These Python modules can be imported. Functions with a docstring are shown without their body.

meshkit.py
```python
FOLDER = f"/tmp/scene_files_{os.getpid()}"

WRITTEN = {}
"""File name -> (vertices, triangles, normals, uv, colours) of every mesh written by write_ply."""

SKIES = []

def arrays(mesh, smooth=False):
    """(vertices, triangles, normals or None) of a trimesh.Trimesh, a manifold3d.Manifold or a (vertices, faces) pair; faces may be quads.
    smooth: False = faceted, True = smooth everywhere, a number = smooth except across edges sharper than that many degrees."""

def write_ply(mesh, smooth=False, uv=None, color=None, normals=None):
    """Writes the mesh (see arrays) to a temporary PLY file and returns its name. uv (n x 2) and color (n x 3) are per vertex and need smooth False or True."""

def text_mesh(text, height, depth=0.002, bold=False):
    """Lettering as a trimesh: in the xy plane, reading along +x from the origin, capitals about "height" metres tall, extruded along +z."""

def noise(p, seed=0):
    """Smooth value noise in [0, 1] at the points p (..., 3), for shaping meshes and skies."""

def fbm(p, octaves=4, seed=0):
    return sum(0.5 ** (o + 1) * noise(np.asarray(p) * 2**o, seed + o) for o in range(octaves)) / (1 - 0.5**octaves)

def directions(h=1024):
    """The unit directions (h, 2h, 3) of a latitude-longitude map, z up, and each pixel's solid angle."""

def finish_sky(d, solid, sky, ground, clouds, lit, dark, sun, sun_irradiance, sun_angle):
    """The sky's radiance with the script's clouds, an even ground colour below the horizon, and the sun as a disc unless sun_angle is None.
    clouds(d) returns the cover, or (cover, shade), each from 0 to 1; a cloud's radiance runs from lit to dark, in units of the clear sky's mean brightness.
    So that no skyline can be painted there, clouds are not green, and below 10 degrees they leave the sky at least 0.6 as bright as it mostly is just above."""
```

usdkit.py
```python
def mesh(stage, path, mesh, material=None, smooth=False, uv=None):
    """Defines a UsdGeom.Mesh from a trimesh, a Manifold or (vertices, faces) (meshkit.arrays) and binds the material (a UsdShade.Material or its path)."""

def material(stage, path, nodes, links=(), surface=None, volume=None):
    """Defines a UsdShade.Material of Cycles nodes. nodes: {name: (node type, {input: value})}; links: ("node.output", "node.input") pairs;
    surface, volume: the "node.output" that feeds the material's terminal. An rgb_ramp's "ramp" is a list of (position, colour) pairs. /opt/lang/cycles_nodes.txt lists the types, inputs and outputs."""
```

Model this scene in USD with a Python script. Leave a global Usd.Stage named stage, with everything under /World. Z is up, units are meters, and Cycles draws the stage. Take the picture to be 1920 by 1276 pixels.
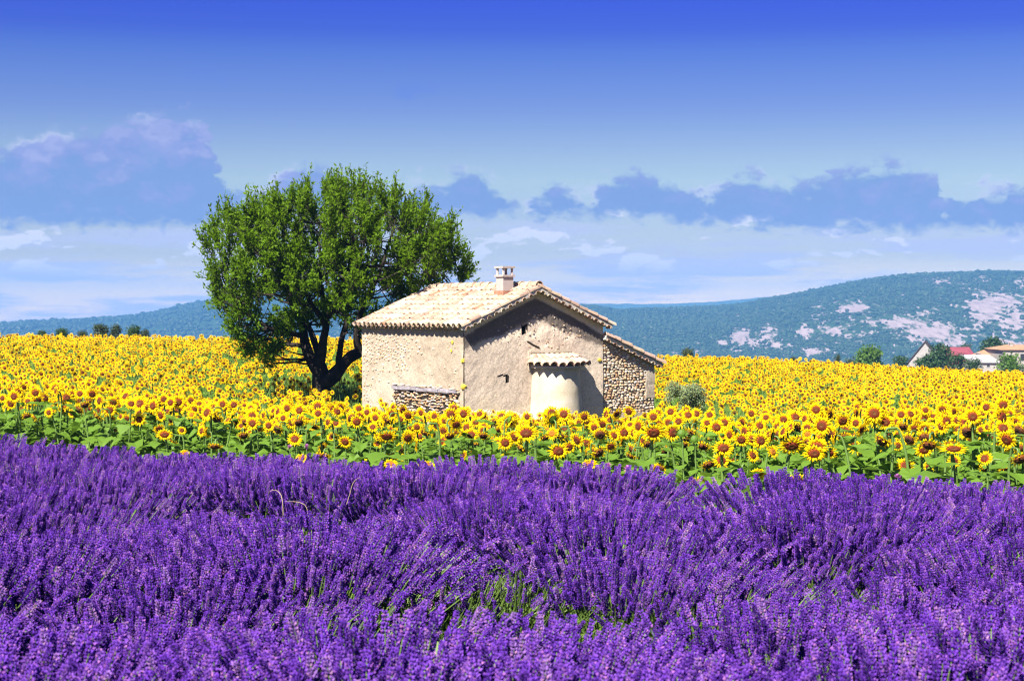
import math, random
import numpy as np, trimesh, usdkit, meshkit
from scipy.interpolate import PchipInterpolator
from shapely.geometry import Polygon, Point, box as sbox
from shapely.ops import unary_union
from shapely import contains_xy
from pxr import Usd, UsdGeom, UsdLux, UsdShade, Sdf, Gf, Vt

stage = Usd.Stage.CreateInMemory()
UsdGeom.SetStageUpAxis(stage, 'Z'); UsdGeom.SetStageMetersPerUnit(stage, 1.0)
UsdGeom.Xform.Define(stage, '/World')
RNG = np.random.default_rng(7)
PI = math.pi
# ------------------------------------------------------------------ camera, sky, sun, exposure
EYE = 1.46
PITCH = math.atan(63 / 3200)
cam = UsdGeom.Camera.Define(stage, '/World/camera')
cam.AddTranslateOp().Set(Gf.Vec3d(0, 0, EYE))
cam.AddRotateXOp().Set(90 - math.degrees(PITCH))
cam.CreateHorizontalApertureAttr(36.0); cam.CreateFocalLengthAttr(60.0)
cam.CreateClippingRangeAttr(Gf.Vec2f(0.1, 60000))
cam.CreateFStopAttr(9.0); cam.CreateFocusDistanceAttr(13.0)
cam.CreateExposureAttr(1.80)

SUN = np.array([-0.50, -0.865, 0.0]); SUN /= np.linalg.norm(SUN)
EL = math.radians(48)
SUN = np.array([SUN[0] * math.cos(EL), SUN[1] * math.cos(EL), math.sin(EL)])
SROT = math.atan2(SUN[0], SUN[1])
sun = UsdLux.DistantLight.Define(stage, '/World/sun')
sun.CreateIntensityAttr(1.25); sun.CreateAngleAttr(0.5); sun.CreateNormalizeAttr(True)
sun.CreateColorAttr(Gf.Vec3f(1.0, 0.93, 0.82))
zax = SUN; xax = np.cross([0, 0, 1], zax); xax /= np.linalg.norm(xax); yax = np.cross(zax, xax)
M4 = np.eye(4); M4[0, :3], M4[1, :3], M4[2, :3] = xax, yax, zax
sun.AddTransformOp().Set(Gf.Matrix4d(M4.tolist()))


def azel(px, py):
    """Azimuth and elevation (degrees) of a pixel of the photograph."""
    d = at(px, py, 100.0) - np.array([0, 0, EYE])
    return math.degrees(math.atan2(d[0], d[1])), math.degrees(math.atan2(d[2], math.hypot(d[0], d[1])))


def at(px, py, Y):
    """World point seen at pixel (px, py) of the 1920 x 1276 photograph at distance Y along the view."""
    c, s = math.cos(PITCH), math.sin(PITCH)
    a, b = (px - 960) / 3200, (638 - py) / 3200
    d = np.array([a, c + b * s, -s + b * c])
    return np.array([0, 0, EYE]) + d * (Y / d[1])


def mat(name, nodes, links=(), surface='p.BSDF', volume=None):
    return usdkit.material(stage, '/World/Looks/' + name, nodes, links, surface=surface, volume=volume)


def CLD(r, g, b):
    return (r * CLOUD_GAIN, g * CLOUD_GAIN, b * CLOUD_GAIN)


CLOUD_GAIN = 2.87


def build_sky():
    az0, az1 = -17.5, 17.5
    # cloud bank: top outline (azimuth, elevation) and base, read off the photograph; it repeats mirrored round the horizon
    tops = [(0, 285), (40, 262), (120, 258), (200, 250), (250, 238), (290, 222), (350, 222), (385, 240), (405, 300), (430, 355), (470, 385), (540, 340),
            (590, 310), (630, 345), (720, 360), (770, 350), (815, 352), (850, 335), (890, 326), (925, 340), (955, 390), (985, 402), (1000, 368), (1040, 358),
            (1085, 380), (1108, 392), (1122, 360), (1160, 340), (1205, 330), (1245, 348), (1290, 368), (1340, 352), (1410, 338), (1460, 356), (1520, 345),
            (1560, 330), (1610, 318), (1660, 308), (1710, 318), (1755, 345), (1770, 395), (1790, 372), (1850, 366), (1920, 362)]
    base = [(0, 418), (380, 420), (420, 408), (520, 400), (600, 400), (800, 402), (960, 402), (1110, 402), (1180, 400), (1300, 412), (1420, 420), (1500, 425), (1750, 428), (1920, 425)]
    EMAX = 12.0

    def ramp(pts):
        return [((azel(x, y)[0] - az0) / (az1 - az0), (azel(x, y)[1] / EMAX,) * 3) for x, y in pts]
    n, L = {}, []

    def node(name, kind, **kw):
        links = {k: v for k, v in kw.items() if isinstance(v, str) and '.' in v}
        n[name] = (kind, {k: v for k, v in kw.items() if k not in links})
        for k, v in links.items():
            L.append((v, f'{name}.{k}'))
        return name

    def m(name, t, a, b=0.5, c=None, clamp=False):
        kw = dict(math_type=t, use_clamp=clamp)
        kw['value1'] = a; kw['value2'] = b
        if c is not None:
            kw['value3'] = c
        node(name, 'math', **kw)
        return name + '.value'
    node('tc', 'texture_coordinate')
    node('sep', 'separate_xyz', vector='tc.generated')
    x, y, z = 'sep.x', 'sep.y', 'sep.z'
    az = m('az', 'degrees', m('az_r', 'arctan2', x, y))
    el = m('el', 'degrees', m('el_r', 'arcsine', z))
    # coordinates for noise in degrees
    node('cv', 'combine_xyz', x=az, y=m('el_s', 'multiply', el, 1.5), z=0.0)
    node('n1', 'noise_texture', vector='cv.vector', scale=0.55, detail=6.0, roughness=0.55)
    node('n2', 'noise_texture', vector='cv.vector', scale=2.2, detail=5.0, roughness=0.6)
    node('n6', 'noise_texture', vector='cv.vector', scale=1.5, detail=7.0, roughness=0.6, distortion=0.4)
    node('cvd', 'vector_math', math_type='add', vector1='cv.vector', vector2='n2.color')
    node('vo', 'voronoi_texture', vector='cvd.vector', scale=0.85, detail=2.0, roughness=0.55, feature='smooth_f1', smoothness=0.35)
    bulge = m('bulge', 'subtract', 0.62, 'vo.distance')
    wob = m('wob', 'multiply', m('w0', 'subtract', 'n2.fac', 0.5), 1.0)
    azw = m('azw', 'add', az, wob)
    t = m('t', 'divide', m('tt', 'subtract', azw, az0), az1 - az0)
    tp = m('tp', 'pingpong', t, 1.0)
    node('rt', 'rgb_ramp', ramp=ramp(tops), fac=tp)
    node('rb', 'rgb_ramp', ramp=ramp(base), fac=tp)
    top = m('top', 'add', m('top0', 'multiply', 'rt.color', EMAX), m('topn', 'add', m('tops', 'multiply', m('topm', 'subtract', 'n6.fac', 0.46), 0.5), m('topb', 'add', m('topc', 'multiply', bulge, 0.9), 0.36)))
    bas = m('bas', 'add', m('bas0', 'multiply', 'rb.color', EMAX), m('basn', 'multiply', m('basm', 'subtract', 'n6.fac', 0.5), 1.5))

    def smooth(name, v, a, b):
        node(name, 'map_range', range_type='smoothstep', value=v, from_min=a, from_max=b, to_min=0.0, to_max=1.0, clamp=True)
        return name + '.result'
    cov = m('cov', 'multiply', smooth('s1', m('dt', 'subtract', top, el), -0.16, 0.34), smooth('s2', m('db', 'subtract', el, bas), -0.30, 0.25))
    cov = m('cov2', 'multiply', cov, 0.84)
    # position inside the cloud, 0 at its base, 1 at its top
    hfrac = m('hf', 'add', m('hf1', 'divide', m('hf0', 'subtract', el, bas), 2.6), m('hf2', 'add', m('hf4', 'multiply', m('hf3', 'subtract', 'n6.fac', 0.5), 1.7), m('hf5', 'multiply', bulge, 1.2)), clamp=True)
    node('cdark', 'rgb_ramp', ramp=[(0, CLD(0.202, 0.332, 0.694)), (0.3, CLD(0.238, 0.332, 0.716)), (0.65, CLD(0.287, 0.352, 0.745)), (1.0, CLD(0.371, 0.423, 0.791))], fac=hfrac)
    # clear sky: physical sky looked up at a raised direction, so that the deep blue begins low as in the photograph
    node('cz', 'combine_xyz', x=x, y=y, z=m('zz', 'add', m('z4', 'multiply', z, 1.6), 0.08))
    node('nz', 'vector_math', math_type='normalize', vector1='cz.vector')
    node('sky', 'sky_texture', sky_type='single_scattering', sun_disc=False, sun_elevation=EL, sun_rotation=SROT, altitude=300.0, air_density=1.0, aerosol_density=0.6, ozone_density=1.5, vector='nz.vector')
    node('grade', 'rgb_ramp', ramp=SKY_GRADE, fac=m('eg', 'divide', el, 45.0, clamp=True))
    node('graded', 'mix', mix_type='multiply', fac=1.0, color1='sky.color', color2='grade.color')
    # pale streaked veil under the bank
    node('sv', 'combine_xyz', x=m('sx', 'multiply', az, 0.11), y=el, z=3.0)
    node('n3', 'noise_texture', vector='sv.vector', scale=1.25, detail=6.0, roughness=0.62)
    veil = smooth('v1', 'n3.fac', 0.44, 0.60)
    low = smooth('v2', el, 3.7, 2.3)
    vm = m('vm', 'multiply', m('vmm', 'multiply', m('vx', 'multiply_add', veil, 0.75, 0.10), low), 0.95)
    node('veiled', 'mix', mix_type='mix', fac=vm, color1='graded.color', color2=CLD(0.617, 0.658, 0.905))
    # small bright puffs peeping through
    node('pv', 'combine_xyz', x=m('px', 'multiply', az, 0.42), y=m('py', 'multiply', el, 1.3), z=9.3)
    node('n4', 'noise_texture', vector='pv.vector', scale=1.15, detail=5.0, roughness=0.55)
    puff = m('puff', 'multiply', smooth('p1', 'n4.fac', 0.575, 0.61), m('pb', 'multiply', smooth('p2', el, 3.6, 2.8), smooth('p3', el, 0.9, 1.5)))
    node('puffed', 'mix', mix_type='mix', fac=m('puf', 'multiply', puff, 0.85), color1='veiled.color', color2=CLD(0.855, 0.871, 0.973))
    # bright fringes where the bank's edge lets the light through
    fr = m('fr', 'multiply', smooth('f1', m('dt2', 'subtract', m('ftop', 'add', top, 0.25), el), -0.1, 0.3), m('f3', 'multiply', smooth('f2', 'n1.fac', 0.5, 0.62), smooth('f4', m('dbb', 'subtract', el, bas), -0.1, 0.4)))
    node('fringed', 'mix', mix_type='mix', fac=m('frr', 'multiply', fr, 0.7), color1='puffed.color', color2=CLD(0.672, 0.716, 0.922))
    node('banked', 'mix', mix_type='mix', fac=cov, color1='fringed.color', color2='cdark.color')
    # thin violet wisps high up
    node('wv', 'combine_xyz', x=m('wx', 'multiply', az, 0.5), y=m('wy', 'multiply', el, 0.9), z=21.0)
    node('n5', 'noise_texture', vector='wv.vector', scale=0.7, detail=5.0, roughness=0.55)
    wisp = m('wi', 'multiply', smooth('wi1', 'n5.fac', 0.62, 0.74), m('wi2', 'multiply', smooth('wi3', el, 5.0, 5.6), smooth('wi4', el, 8.2, 7.0)))
    node('wisped', 'mix', mix_type='mix', fac=m('wis', 'multiply', wisp, 0.5), color1='banked.color', color2=CLD(0.138, 0.246, 0.776))
    node('bg', 'background_shader', color='wisped.color', strength=0.1)
    return n, L


SKY_G = [(0.27, (1.144, 0.601, 0.189)), (1.7, (0.515, 0.367, 0.257)), (3.13, (0.485, 0.395, 0.323)), (4.2, (0.509, 0.441, 0.352)), (4.91, (0.462, 0.404, 0.364)), (5.8, (0.368, 0.343, 0.381)), (6.68, (0.287, 0.279, 0.402)), (7.57, (0.23, 0.246, 0.418)), (8.44, (0.166, 0.203, 0.433)), (9.14, (0.11, 0.135, 0.454)), (10.19, (0.086, 0.11, 0.499)), (13.0, (0.086, 0.11, 0.499)), (25.0, (0.168, 0.19, 0.433)), (45.0, (0.252, 0.262, 0.42))]
SKY_GRADE = [(e / 45, c) for e, c in SKY_G]
nodes, links = build_sky()
skym = usdkit.material(stage, '/World/Looks/sky_air', nodes, links, surface='bg.background')
dome = UsdLux.DomeLight.Define(stage, '/World/sky')
UsdShade.MaterialBindingAPI.Apply(dome.GetPrim()).Bind(skym)
dome.GetPrim().SetCustomDataByKey('kind', 'structure')
# ------------------------------------------------------------------ helpers
used = {}


def numbered(parent, name):
    k = (parent, name)
    i = used.get(k, -1) + 1
    used[k] = i
    return name if i == 0 else f'{name}_{i:03d}'


def tag(prim, label=None, cat=None, group=None, kind=None):
    for k, v in (('label', label), ('category', cat), ('group', group), ('kind', kind)):
        if v:
            prim.SetCustomDataByKey(k, v)
    return prim


def obj(name, mesh, m, parent='/World', smooth=False, tint=None, **kw):
    path = parent + '/' + numbered(parent, name)
    g = usdkit.mesh(stage, path, mesh, m, smooth=smooth)
    if tint is not None:
        UsdGeom.PrimvarsAPI(g).CreatePrimvar('tint', Sdf.ValueTypeNames.Color3fArray, 'vertex').Set(Vt.Vec3fArray.FromNumpy(np.asarray(tint, np.float32)))
    tag(g.GetPrim(), **kw)
    return path


def fattr(path, name, values):
    g = UsdGeom.Mesh.Get(stage, path)
    UsdGeom.PrimvarsAPI(g).CreatePrimvar(name, Sdf.ValueTypeNames.FloatArray, 'vertex').Set(Vt.FloatArray.FromNumpy(np.asarray(values, np.float32)))


def thing(name, label, cat, loc=(0, 0, 0), rz=0.0, group=None, parent='/World', kind=None):
    path = parent + '/' + numbered(parent, name)
    x = UsdGeom.Xform.Define(stage, path)
    x.AddTranslateOp().Set(Gf.Vec3d(*map(float, loc)))
    x.AddRotateZOp().Set(math.degrees(rz))
    tag(x.GetPrim(), label, cat, group, kind)
    return path


def klass(name):
    """A prototype that is only drawn where it is referenced."""
    UsdGeom.Scope.Define(stage, '/World/Prototypes') if not stage.GetPrimAtPath('/World/Prototypes') else None
    p = stage.CreateClassPrim('/World/Prototypes/' + name)
    p.SetTypeName('Xform')
    return str(p.GetPath())


def copy_of(proto, name, label, cat, loc, rot=(0, 0, 0), s=1.0, group=None):
    path = '/World/' + numbered('/World', name)
    x = UsdGeom.Xform.Define(stage, path)
    x.GetPrim().GetReferences().AddInternalReference(proto)
    x.AddTranslateOp().Set(Gf.Vec3d(*map(float, loc)))
    x.AddRotateXYZOp().Set(Gf.Vec3f(*[math.degrees(a) for a in rot]))
    x.AddScaleOp().Set(Gf.Vec3f(s, s, s) if np.ndim(s) == 0 else Gf.Vec3f(*s))
    x.GetPrim().SetInstanceable(True)
    tag(x.GetPrim(), label, cat, group)
    return path


class MB:
    """Collects pieces, each with its own colour, into one mesh."""

    def __init__(self):
        self.v, self.f, self.c, self.n = [], [], [], 0

    def add(self, v, f, c=None):
        v = np.asarray(v, float).reshape(-1, 3); f = np.asarray(f, int)
        if f.shape[1] == 4:
            f = np.vstack([f[:, [0, 1, 2]], f[:, [0, 2, 3]]])
        self.v.append(v); self.f.append(f + self.n); self.n += len(v)
        if c is not None:
            self.c.append(np.broadcast_to(np.asarray(c, float), (len(v), 3)))
        return self

    def many(self, tv, tf, mats, pos, c=None):
        """Copies of a small template: mats (n,3,3) with columns as axes, pos (n,3)."""
        tv = np.asarray(tv, float); tf = np.asarray(tf, int)
        n = len(pos)
        v = np.einsum('nij,kj->nki', mats, tv) + pos[:, None, :]
        f = tf[None] + (np.arange(n) * len(tv))[:, None, None]
        cc = None if c is None else np.repeat(np.asarray(c, float), len(tv), 0)
        return self.add(v.reshape(-1, 3), f.reshape(-1, tf.shape[1]), cc)

    def box(self, x0, x1, y0, y1, z0, z1, c=None):
        b = trimesh.creation.box([x1 - x0, y1 - y0, z1 - z0]); b.apply_translation([(x0 + x1) / 2, (y0 + y1) / 2, (z0 + z1) / 2])
        return self.add(b.vertices, b.faces, c)

    def tube(self, pts, r, sides=6, c=None):
        p = np.asarray(pts, float); r = np.broadcast_to(np.asarray(r, float), (len(p),))
        t = np.gradient(p, axis=0); t /= np.linalg.norm(t, axis=1, keepdims=True) + 1e-12
        ref = np.array([0.31, 0.95, 0.05]) if abs(t[len(t) // 2][2]) > 0.6 else np.array([0.05, 0.1, 1.0])
        a = np.cross(t, ref); a /= np.linalg.norm(a, axis=1, keepdims=True) + 1e-12
        b = np.cross(t, a)
        ang = np.arange(sides) * 2 * PI / sides
        v = p[:, None] + r[:, None, None] * (np.cos(ang)[None, :, None] * a[:, None] + np.sin(ang)[None, :, None] * b[:, None])
        i, j = np.meshgrid(np.arange(len(p) - 1), np.arange(sides), indexing='ij')
        q = np.stack([i * sides + j, i * sides + (j + 1) % sides, (i + 1) * sides + (j + 1) % sides, (i + 1) * sides + j], -1).reshape(-1, 4)
        f = np.vstack([q[:, [0, 2, 1]], q[:, [0, 3, 2]], [[len(p) * sides - sides, len(p) * sides - sides + k, len(p) * sides - sides + k + 1] for k in range(1, sides - 1)]])
        return self.add(v.reshape(-1, 3), f, c)

    def mesh(self):
        return np.vstack(self.v), np.vstack(self.f)

    def build(self, name, m, parent='/World', smooth=False, **kw):
        return obj(name, self.mesh(), m, parent, smooth, np.vstack(self.c) if self.c else None, **kw)


def frames(d, up=None, roll=None):
    """(n,3,3) frames whose third axis is d."""
    d = np.asarray(d, float); d = d / (np.linalg.norm(d, axis=-1, keepdims=True) + 1e-12)
    up = np.array([0, 0, 1.0]) if up is None else up
    x = np.cross(np.where(np.abs(d[:, 2:]) > 0.95, [0, 1.0, 0], up), d); x /= np.linalg.norm(x, axis=1, keepdims=True) + 1e-12
    y = np.cross(d, x)
    if roll is not None:
        c, s = np.cos(roll)[:, None], np.sin(roll)[:, None]
        x, y = c * x + s * y, -s * x + c * y
    return np.stack([x, y, d], -1)


def faced(d, n):
    """Frames whose third axis is d and whose second axis (a leaf's face) looks as far as it can along n."""
    d = d / (np.linalg.norm(d, axis=1, keepdims=True) + 1e-12)
    y = n - d * (n * d).sum(1, keepdims=True); y /= np.linalg.norm(y, axis=1, keepdims=True) + 1e-12
    return np.stack([np.cross(y, d), y, d], -1)


def instancer(name, protos, pos, index, yaw, scale, tilt=None, kind='stuff', label=None, cat=None, parent='/World'):
    """protos: class prim paths, copied in as the instancer's own prototypes."""
    path = parent + '/' + numbered(parent, name)
    pi = UsdGeom.PointInstancer.Define(stage, path)
    for k, p in enumerate(protos):
        q = UsdGeom.Xform.Define(stage, f'{path}/prototype_{k}')
        q.GetPrim().GetReferences().AddInternalReference(p)
        pi.GetPrototypesRel().AddTarget(q.GetPath())
    n = len(pos)
    pi.CreatePositionsAttr(Vt.Vec3fArray.FromNumpy(np.asarray(pos, np.float32)))
    pi.CreateProtoIndicesAttr(Vt.IntArray.FromNumpy(np.asarray(index, np.int32)))
    sc = np.asarray(scale, np.float32); sc = np.repeat(sc[:, None], 3, 1) if sc.ndim == 1 else sc
    pi.CreateScalesAttr(Vt.Vec3fArray.FromNumpy(np.ascontiguousarray(sc)))
    tx, ty = (np.zeros(n), np.zeros(n)) if tilt is None else tilt
    cz, sz, cx, sx, cy, sy = np.cos(yaw / 2), np.sin(yaw / 2), np.cos(tx / 2), np.sin(tx / 2), np.cos(ty / 2), np.sin(ty / 2)
    # q = tilt_y * tilt_x * yaw
    w, x, y, z = cx * cz, sx * cz, -sx * sz, cx * sz
    w, x, y, z = cy * w - sy * y, cy * x + sy * z, cy * y + sy * w, cy * z - sy * x
    pi.CreateOrientationsAttr([Gf.Quath(float(a), float(b), float(c), float(d)) for a, b, c, d in zip(w, x, y, z)])
    tag(pi.GetPrim(), label, cat, None, kind)
    return path


# ------------------------------------------------------------------ materials
def leaf_mat(name, stops, trans=0.35, rough=0.5, per='island', spec=0.3):
    src = 'geo.random_per_island' if per == 'island' else 'oi.random'
    return mat(name, {'geo': ('geometry', {}), 'oi': ('object_info', {}), 'r': ('rgb_ramp', {'ramp': stops}),
                      'p': ('principled_bsdf', {'roughness': rough, 'specular_ior_level': spec}), 't': ('translucent_bsdf', {}),
                      'm': ('mix_closure', {'fac': trans})},
               [(src, 'r.fac'), ('r.color', 'p.base_color'), ('r.color', 't.color'), ('p.BSDF', 'm.closure1'), ('t.BSDF', 'm.closure2')], surface='m.closure')


def tint_mat(name, trans=0.0, rough=0.6, vary=0.25, gain=1.0, spec=0.25):
    """Colour from the mesh, with a little variation from piece to piece."""
    n = {'a': ('attribute', {'attribute': 'tint'}), 'geo': ('geometry', {}), 'v': ('map_range', {'from_min': 0.0, 'from_max': 1.0, 'to_min': gain * (1 - vary), 'to_max': gain * (1 + vary)}),
         'x': ('vector_math', {'math_type': 'scale'}), 'p': ('principled_bsdf', {'roughness': rough, 'specular_ior_level': spec})}
    l = [('geo.random_per_island', 'v.value'), ('a.color', 'x.vector1'), ('v.result', 'x.scale'), ('x.vector', 'p.base_color')]
    if not trans:
        return mat(name, n, l)
    n |= {'t': ('translucent_bsdf', {}), 'm': ('mix_closure', {'fac': trans})}
    l += [('x.vector', 't.color'), ('p.BSDF', 'm.closure1'), ('t.BSDF', 'm.closure2')]
    return mat(name, n, l, surface='m.closure')


def stone_mat(name, stops, scale=6.0, bump=0.3, rough=0.9, dist=0.01, coord='tc.object', detail=8.0):
    return mat(name, {'tc': ('texture_coordinate', {}), 'n': ('noise_texture', {'scale': scale, 'detail': detail, 'roughness': 0.62}), 'r': ('rgb_ramp', {'ramp': stops}),
                      'n2': ('noise_texture', {'scale': scale * 9, 'detail': 4.0, 'roughness': 0.6}), 'b': ('bump', {'strength': bump, 'distance': dist}),
                      'p': ('principled_bsdf', {'roughness': rough, 'specular_ior_level': 0.15})},
               [(coord, 'n.vector'), (coord, 'n2.vector'), ('n.fac', 'r.fac'), ('r.color', 'p.base_color'), ('n2.fac', 'b.height'), ('b.normal', 'p.normal')])


M = {}
M['soil'] = stone_mat('soil', [(0.3, (0.10, 0.075, 0.045)), (0.7, (0.20, 0.155, 0.10))], scale=1.4, bump=0.6, dist=0.03, coord='tc.object')
M['bark'] = stone_mat('bark', [(0.3, (0.012, 0.010, 0.009)), (0.6, (0.035, 0.028, 0.023)), (0.8, (0.10, 0.085, 0.07))], scale=5, bump=0.9, dist=0.03)
M['almond_leaf'] = leaf_mat('almond_leaf', [(0.0, (0.10, 0.19, 0.004)), (0.5, (0.26, 0.39, 0.008)), (0.85, (0.41, 0.52, 0.018)), (1.0, (0.52, 0.59, 0.08))], trans=0.5, spec=0.12)
M['olive_leaf'] = leaf_mat('olive_leaf', [(0.0, (0.17, 0.22, 0.10)), (0.5, (0.33, 0.39, 0.20)), (1.0, (0.48, 0.52, 0.32))], trans=0.2)
M['far_leaf'] = leaf_mat('far_leaf', [(0.0, (0.022, 0.055, 0.012)), (0.6, (0.06, 0.12, 0.022)), (1.0, (0.14, 0.21, 0.04))], trans=0.2)
M['far_leaf_bright'] = leaf_mat('far_leaf_bright', [(0.0, (0.07, 0.15, 0.014)), (0.6, (0.18, 0.31, 0.025)), (1.0, (0.30, 0.42, 0.05))], trans=0.4)
M['far_leaf_grey'] = leaf_mat('far_leaf_grey', [(0.0, (0.035, 0.055, 0.022)), (0.6, (0.085, 0.11, 0.045)), (1.0, (0.16, 0.17, 0.075))], trans=0.2)
M['wood'] = stone_mat('far_bark', [(0.3, (0.03, 0.025, 0.02)), (0.7, (0.07, 0.06, 0.05))], scale=3)
M['grass'] = leaf_mat('grass_blade', [(0.0, (0.10, 0.19, 0.012)), (0.6, (0.20, 0.31, 0.02)), (0.9, (0.30, 0.38, 0.05)), (1.0, (0.42, 0.38, 0.16))], trans=0.45)
M['weed'] = leaf_mat('pale_weed', [(0.0, (0.15, 0.25, 0.05)), (0.6, (0.30, 0.40, 0.10)), (1.0, (0.50, 0.52, 0.22))], trans=0.4)
M['sun_leaf'] = leaf_mat('sunflower_leaf', [(0.0, (0.10, 0.19, 0.018)), (0.5, (0.20, 0.32, 0.03)), (1.0, (0.34, 0.45, 0.075))], trans=0.4, rough=0.55)
M['sun_stem'] = leaf_mat('sunflower_stem', [(0.0, (0.08, 0.14, 0.03)), (1.0, (0.16, 0.23, 0.05))], trans=0.0)
M['petal'] = leaf_mat('sunflower_petal', [(0.0, (0.77, 0.53, 0.001)), (0.4, (0.81, 0.66, 0.002)), (1.0, (0.84, 0.74, 0.006))], trans=0.4, rough=0.7, spec=0.1)
M['disc'] = tint_mat('sunflower_disc', rough=0.85, vary=0.3)
M['lav_bud'] = tint_mat('lavender_bud', trans=0.38, rough=0.8, vary=0.55, spec=0.1)
M['lav_stem'] = leaf_mat('lavender_stem', [(0.0, (0.12, 0.20, 0.04)), (0.6, (0.24, 0.36, 0.08)), (1.0, (0.42, 0.50, 0.20))], trans=0.25)
M['lav_leaf'] = leaf_mat('lavender_leaf', [(0.0, (0.05, 0.09, 0.03)), (0.6, (0.11, 0.18, 0.05)), (1.0, (0.22, 0.30, 0.09))], trans=0.25)
M['straw'] = leaf_mat('dry_straw', [(0.0, (0.30, 0.24, 0.12)), (1.0, (0.42, 0.35, 0.20))], trans=0.1)
M['thistle'] = leaf_mat('pink_flower', [(0.0, (0.45, 0.14, 0.42)), (1.0, (0.62, 0.28, 0.58))], trans=0.3)

# ------------------------------------------------------------------ ground
DF = [14, 18, 22, 30, 40, 55, 75]
FLOWER_TOP = {0.0: [862, 800, 772, 741, 707, 666, 632], 0.31: [850, 814, 798, 784, 760, 692, 637], 0.5: [850, 820, 808, 794, 779, 716, 649],
              0.68: [845, 820, 808, 799, 784, 724, 673], 1.0: [838, 814, 802, 779, 754, 722, 699]}
PLANT = 1.24
prof = {}
for u, ys in FLOWER_TOP.items():
    zt = [at(960, y, d)[2] - PLANT for y, d in zip(ys, DF)]
    r = 1 if u > 0.4 else 0.6
    d = [-30, 0, 11.2, 12.4] + DF + [95, 130, 250, 450, 900, 2500, 4000, 20000]
    z = [0, 0, 0, -0.25] + zt + [zt[-1] - 1.2, zt[-1] - 3.5, zt[-1] - 8, zt[-1] - 15.5, -45, -90, -105, -105]
    prof[u] = PchipInterpolator(d, z)
US = np.array(sorted(prof))


def ground_z(x, y):
    x, y = np.broadcast_arrays(np.asarray(x, float), np.asarray(y, float))
    u = np.clip(0.5 + x / np.maximum(y, 9) * (3200 / 1920), 0, 1)
    yy = np.clip(y, -30, 20000)
    zs = np.stack([prof[k](yy) for k in US])
    i = np.clip(np.searchsorted(US, u, 'right') - 1, 0, len(US) - 2)
    t = (u - US[i]) / (US[i + 1] - US[i]); t = t * t * (3 - 2 * t)
    a = np.take_along_axis(zs, i[None], 0)[0]; b = np.take_along_axis(zs, (i + 1)[None], 0)[0]
    return a * (1 - t) + b * t


def axis(lo, hi, step, grow, far):
    a = list(np.arange(lo, hi + step, step)); s = step
    while a[-1] < far:
        s *= grow; a.append(a[-1] + s)
    return a


ya = axis(-10, 80, 0.6, 1.09, 6400); ya = [-3000, -1500, -700, -300, -120, -50, -20] + ya
xp = axis(0, 32, 0.8, 1.1, 6500); xa = [-v for v in xp[:0:-1]] + xp
X, Y = np.meshgrid(xa, ya)
Z = ground_z(X, Y) + 0.03 * (meshkit.fbm(np.stack([X * 1.3, Y * 1.3, 0 * X], -1)) - 0.5)
ny, nx = X.shape
I, J = np.meshgrid(np.arange(ny - 1), np.arange(nx - 1), indexing='ij')
Q = np.stack([I * nx + J, I * nx + J + 1, (I + 1) * nx + J + 1, (I + 1) * nx + J], -1).reshape(-1, 4)
obj('ground', (np.stack([X, Y, Z], -1).reshape(-1, 3), Q), M['soil'], smooth=True, kind='structure')


# ------------------------------------------------------------------ hills
def skyline(pts):
    a = np.array([azel(x, y) for x, y in pts])
    return PchipInterpolator(a[:, 0], a[:, 1])


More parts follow.
